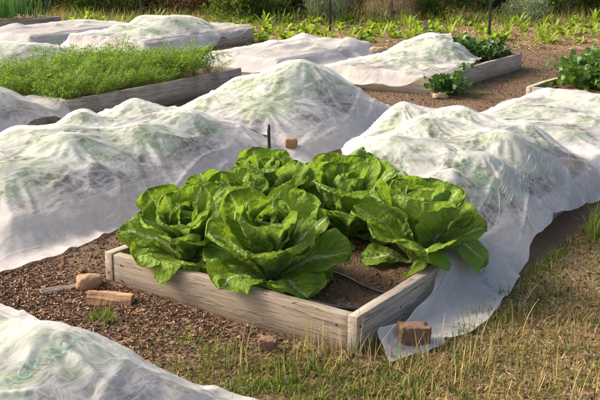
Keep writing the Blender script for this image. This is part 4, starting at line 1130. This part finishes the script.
def blades(name, P, r, h, wd, mat, label, cat, lean=.5, curl=.6):
    n = len(P); z = gh(P[:, 0], P[:, 1]) - .006
    H_ = r.uniform(h[0], h[1], n) * r.uniform(.6, 1, n); az = r.uniform(0, 6.283, n)
    b0 = r.normal(0, lean * .4, n); cu = np.abs(r.normal(0, curl, n))
    tw = az + r.normal(1.57, .5, n); w_ = r.uniform(wd[0], wd[1], n)
    rows = []
    x = np.zeros(n); zz = np.zeros(n)
    for k in range(5):
        s_ = k / 4
        if k:
            a = b0 + cu * (s_ - .125) * 1.6; x = x + np.sin(a) * H_ / 4; zz = zz + np.cos(a) * H_ / 4
        c = np.stack([P[:, 0] + x * np.cos(az), P[:, 1] + x * np.sin(az), z + np.maximum(zz, 0.004 * k)], 1)
        wv = (w_ * (1 - s_ ** 1.6) + .0003)[:, None] * np.stack([np.cos(tw), np.sin(tw), 0 * tw], 1)
        rows += [c - wv, c + wv]
    V = np.stack(rows, 1).reshape(-1, 3)
    b = np.arange(n)[:, None] * 10
    F = np.concatenate([b + np.array([[2 * k, 2 * k + 1, 2 * k + 3, 2 * k + 2]]) for k in range(4)], 0)
    o = mesh_np(name, V, F, M[mat], None, True); tag(o, label, cat, None, 'stuff'); return o
rg = np.random.default_rng(404)
zg = [(335, 396, 120, 16, 2600), (300, 380, 50, 14, 800), (245, 366, 50, 16, 520), (205, 345, 26, 10, 140), (470, 303, 60, 28, 2300), (500, 280, 50, 26, 1100), (540, 340, 90, 50, 2200), (420, 375, 60, 20, 500), (560, 232, 40, 28, 900), (530, 262, 26, 18, 700), (552, 238, 22, 30, 1100), (100, 320, 12, 6, 300),
      (150, 340, 40, 14, 60), (190, 378, 36, 18, 220), (430, 356, 80, 26, 700), (640, 260, 50, 50, 900), (330, 450, 200, 40, 2600), (265, 135, 14, 5, 60)]
def clump(P, r, f=1.0, amt=.8):
    k = np.array([mnoise.noise(Vector((a * 9 * f, b * 9 * f, 3))) + .5 * mnoise.noise(Vector((a * 22 * f, b * 22 * f, 7))) for a, b in P])
    return P[r.random(len(P)) < np.clip(.62 + amt * 1.5 * k, .05, 1)]
P = outside(clump(sample(zg, rg), rg)); blades('green_grass', P, rg, (.018, .072), (.0013, .0028), 'grass', 'short green and yellowing grass in front of and beside the front bed', 'grass', 1.0, 1.1)
zt = [(597, 234, 10, 10, 170), (300, 372, 40, 10, 70)]
P = outside(sample(zt, rg)); blades('tall_grass', P, rg, (.10, .20), (.0015, .003), 'grass', 'taller green grass tufts at the bed corner and right edge', 'grass', .5, .7)
zd = [(555, 350, 85, 50, 7500), (450, 384, 90, 22, 3400), (340, 388, 110, 20, 1500), (575, 275, 40, 45, 2300), (640, 350, 60, 60, 3500), (560, 225, 26, 24, 700), (525, 270, 26, 22, 800), (550, 240, 24, 30, 900), (500, 450, 200, 45, 5000), (420, 358, 60, 20, 600), (235, 378, 60, 20, 450), (520, 240, 40, 25, 420), (480, 310, 60, 26, 900)]
P = outside(clump(sample(zd, rg), rg, .55, 1.0)); blades('dry_grass', P, rg, (.012, .062), (.0009, .0022), 'drygrass', 'dry straw coloured grass at the lower right', 'grass', 2.2, 1.6)
zs = [(560, 350, 80, 45, 90), (480, 380, 80, 20, 45), (345, 352, 45, 8, 60), (400, 366, 30, 8, 22), (470, 345, 60, 30, 40), (300, 368, 60, 8, 24)]
P = outside(sample(zs, rg)); blades('dry_stalks', P, rg, (.10, .22), (.0012, .0024), 'drygrass', 'tall dry grass stalks rising in front of the bed corner', 'grass', .6, .35)

def chips(name, P, r, l, w_, h_, mat, label, cat, tilt=.35):
    n = len(P); z = gh(P[:, 0], P[:, 1])
    L_ = r.uniform(l[0], l[1], n) ** 1.0; W_ = r.uniform(w_[0], w_[1], n); T_ = r.uniform(h_[0], h_[1], n)
    az = r.uniform(0, 6.283, n); ti = r.normal(0, tilt, n); ro = r.normal(0, tilt, n)
    d = np.stack([np.cos(az) * np.cos(ti), np.sin(az) * np.cos(ti), np.sin(ti)], 1)
    s_ = np.stack([-np.sin(az) * np.cos(ro), np.cos(az) * np.cos(ro), np.sin(ro)], 1)
    nn = np.cross(d, s_)
    C_ = np.stack([P[:, 0], P[:, 1], z + T_ * .5 + np.abs(np.sin(ti)) * L_ * .35], 1)
    vs = []
    for (a, b, c) in ((-1, -1, -1), (1, -1, -1), (1, 1, -1), (-1, 1, -1), (-1, -1, 1), (1, -1, 1), (1, 1, 1), (-1, 1, 1)):
        j = r.uniform(.55, 1.15, (n, 1)); vs.append(C_ + d * (a * L_ / 2)[:, None] * j + s_ * (b * W_ / 2)[:, None] * r.uniform(.5, 1.15, (n, 1)) + nn * (c * T_ / 2)[:, None])
    V = np.stack(vs, 1).reshape(-1, 3)
    f = np.array([[0, 3, 2, 1], [4, 5, 6, 7], [0, 1, 5, 4], [1, 2, 6, 5], [2, 3, 7, 6], [3, 0, 4, 7]])
    F = (np.arange(n)[:, None, None] * 8 + f[None]).reshape(-1, 4)
    o = mesh_np(name, V, F, M[mat], None, False); tag(o, label, cat, None, 'stuff'); return o
rm = np.random.default_rng(606)
P = np.stack([rm.uniform(-2.2, .28, 70000), rm.uniform(-.6, 2.6, 70000)], 1)
dens = np.clip((P[:, 1] + .1 + .35 * np.sin(3 * P[:, 0])) / .8, .04, 1) * np.where(P[:, 0] > -.08, np.clip(1 - (P[:, 0] + .08) / .16, 0, 1), 1)
P = outside(P[rm.random(len(P)) < dens]); chips('bark_mulch', P, rm, (.003, .018), (.0025, .007), (.0015, .0045), 'chips', 'brown bark chip mulch in front of the beds', 'mulch')
P = np.concatenate([np.stack([rm.uniform(.0, 2.6, 2600), rm.uniform(1.3, 2.0, 2600)], 1), np.stack([rm.uniform(-.4, 5, 7000), rm.uniform(-1.5, -.1, 7000)], 1), np.stack([rm.uniform(3.7, 9, 7000), rm.uniform(1.4, 4.2, 7000)], 1)])
P = outside(P); chips('soil_crumbs', P, rm, (.004, .016), (.003, .010), (.003, .008), 'clods', 'loose soil crumbs on the paths between the beds', 'soil', .5)
b = np.stack([rm.uniform(.06, 2.4, 2600), rm.uniform(.06, 1.2, 2600)], 1)
o = chips('soil_crumbs', b, rm, (.004, .02), (.003, .010), (.003, .009), 'clods', 'loose soil crumbs in the lettuce bed', 'soil', .5); o.location.z = .083
n = 15000; xx = rm.uniform(-4, 7, n); dd = rm.uniform(11.6, 15.2, n); ok = rm.random(n) < np.clip((dd - 11.6) / 1.0, .1, 1) * np.where(xx > 1.5, 1., .45)
P = np.array([cf(a, b) for a, b in zip(xx[ok], dd[ok])]); chips('straw_mulch', P, rm, (.04, .16), (.004, .012), (.002, .004), 'straw', 'loose straw mulch around the seedling rows', 'straw', .25)
P = sample([(530, 345, 100, 55, 1500), (330, 385, 120, 25, 300), (640, 350, 70, 60, 700), (150, 320, 140, 50, 160)], rm); P = outside(P); chips('straw_litter', P, rm, (.015, .07), (.001, .0026), (.001, .002), 'straw', 'bits of dry straw lying on the ground at the lower right', 'straw', .2)
n = 5000; xx = rm.uniform(-7, 9, n); dd = rm.uniform(15.2, 18.5, n)
P = np.array([cf(a, b) for a, b in zip(xx, dd)]); blades('rough_grass', P, rm, (.08, .26), (.003, .006), 'drygrass', 'rough dry and green grass at the foot of the bushes', 'grass', .6, .6)
n = 7000; xx = rm.uniform(-7, 9, n); dd = rm.uniform(14.4, 18.5, n)
P = np.array([cf(a, b) for a, b in zip(xx, dd)]); blades('weeds', P, rm, (.10, .35), (.004, .009), 'grass', 'green weeds along the edge of the thicket', 'grass', .7, .7)
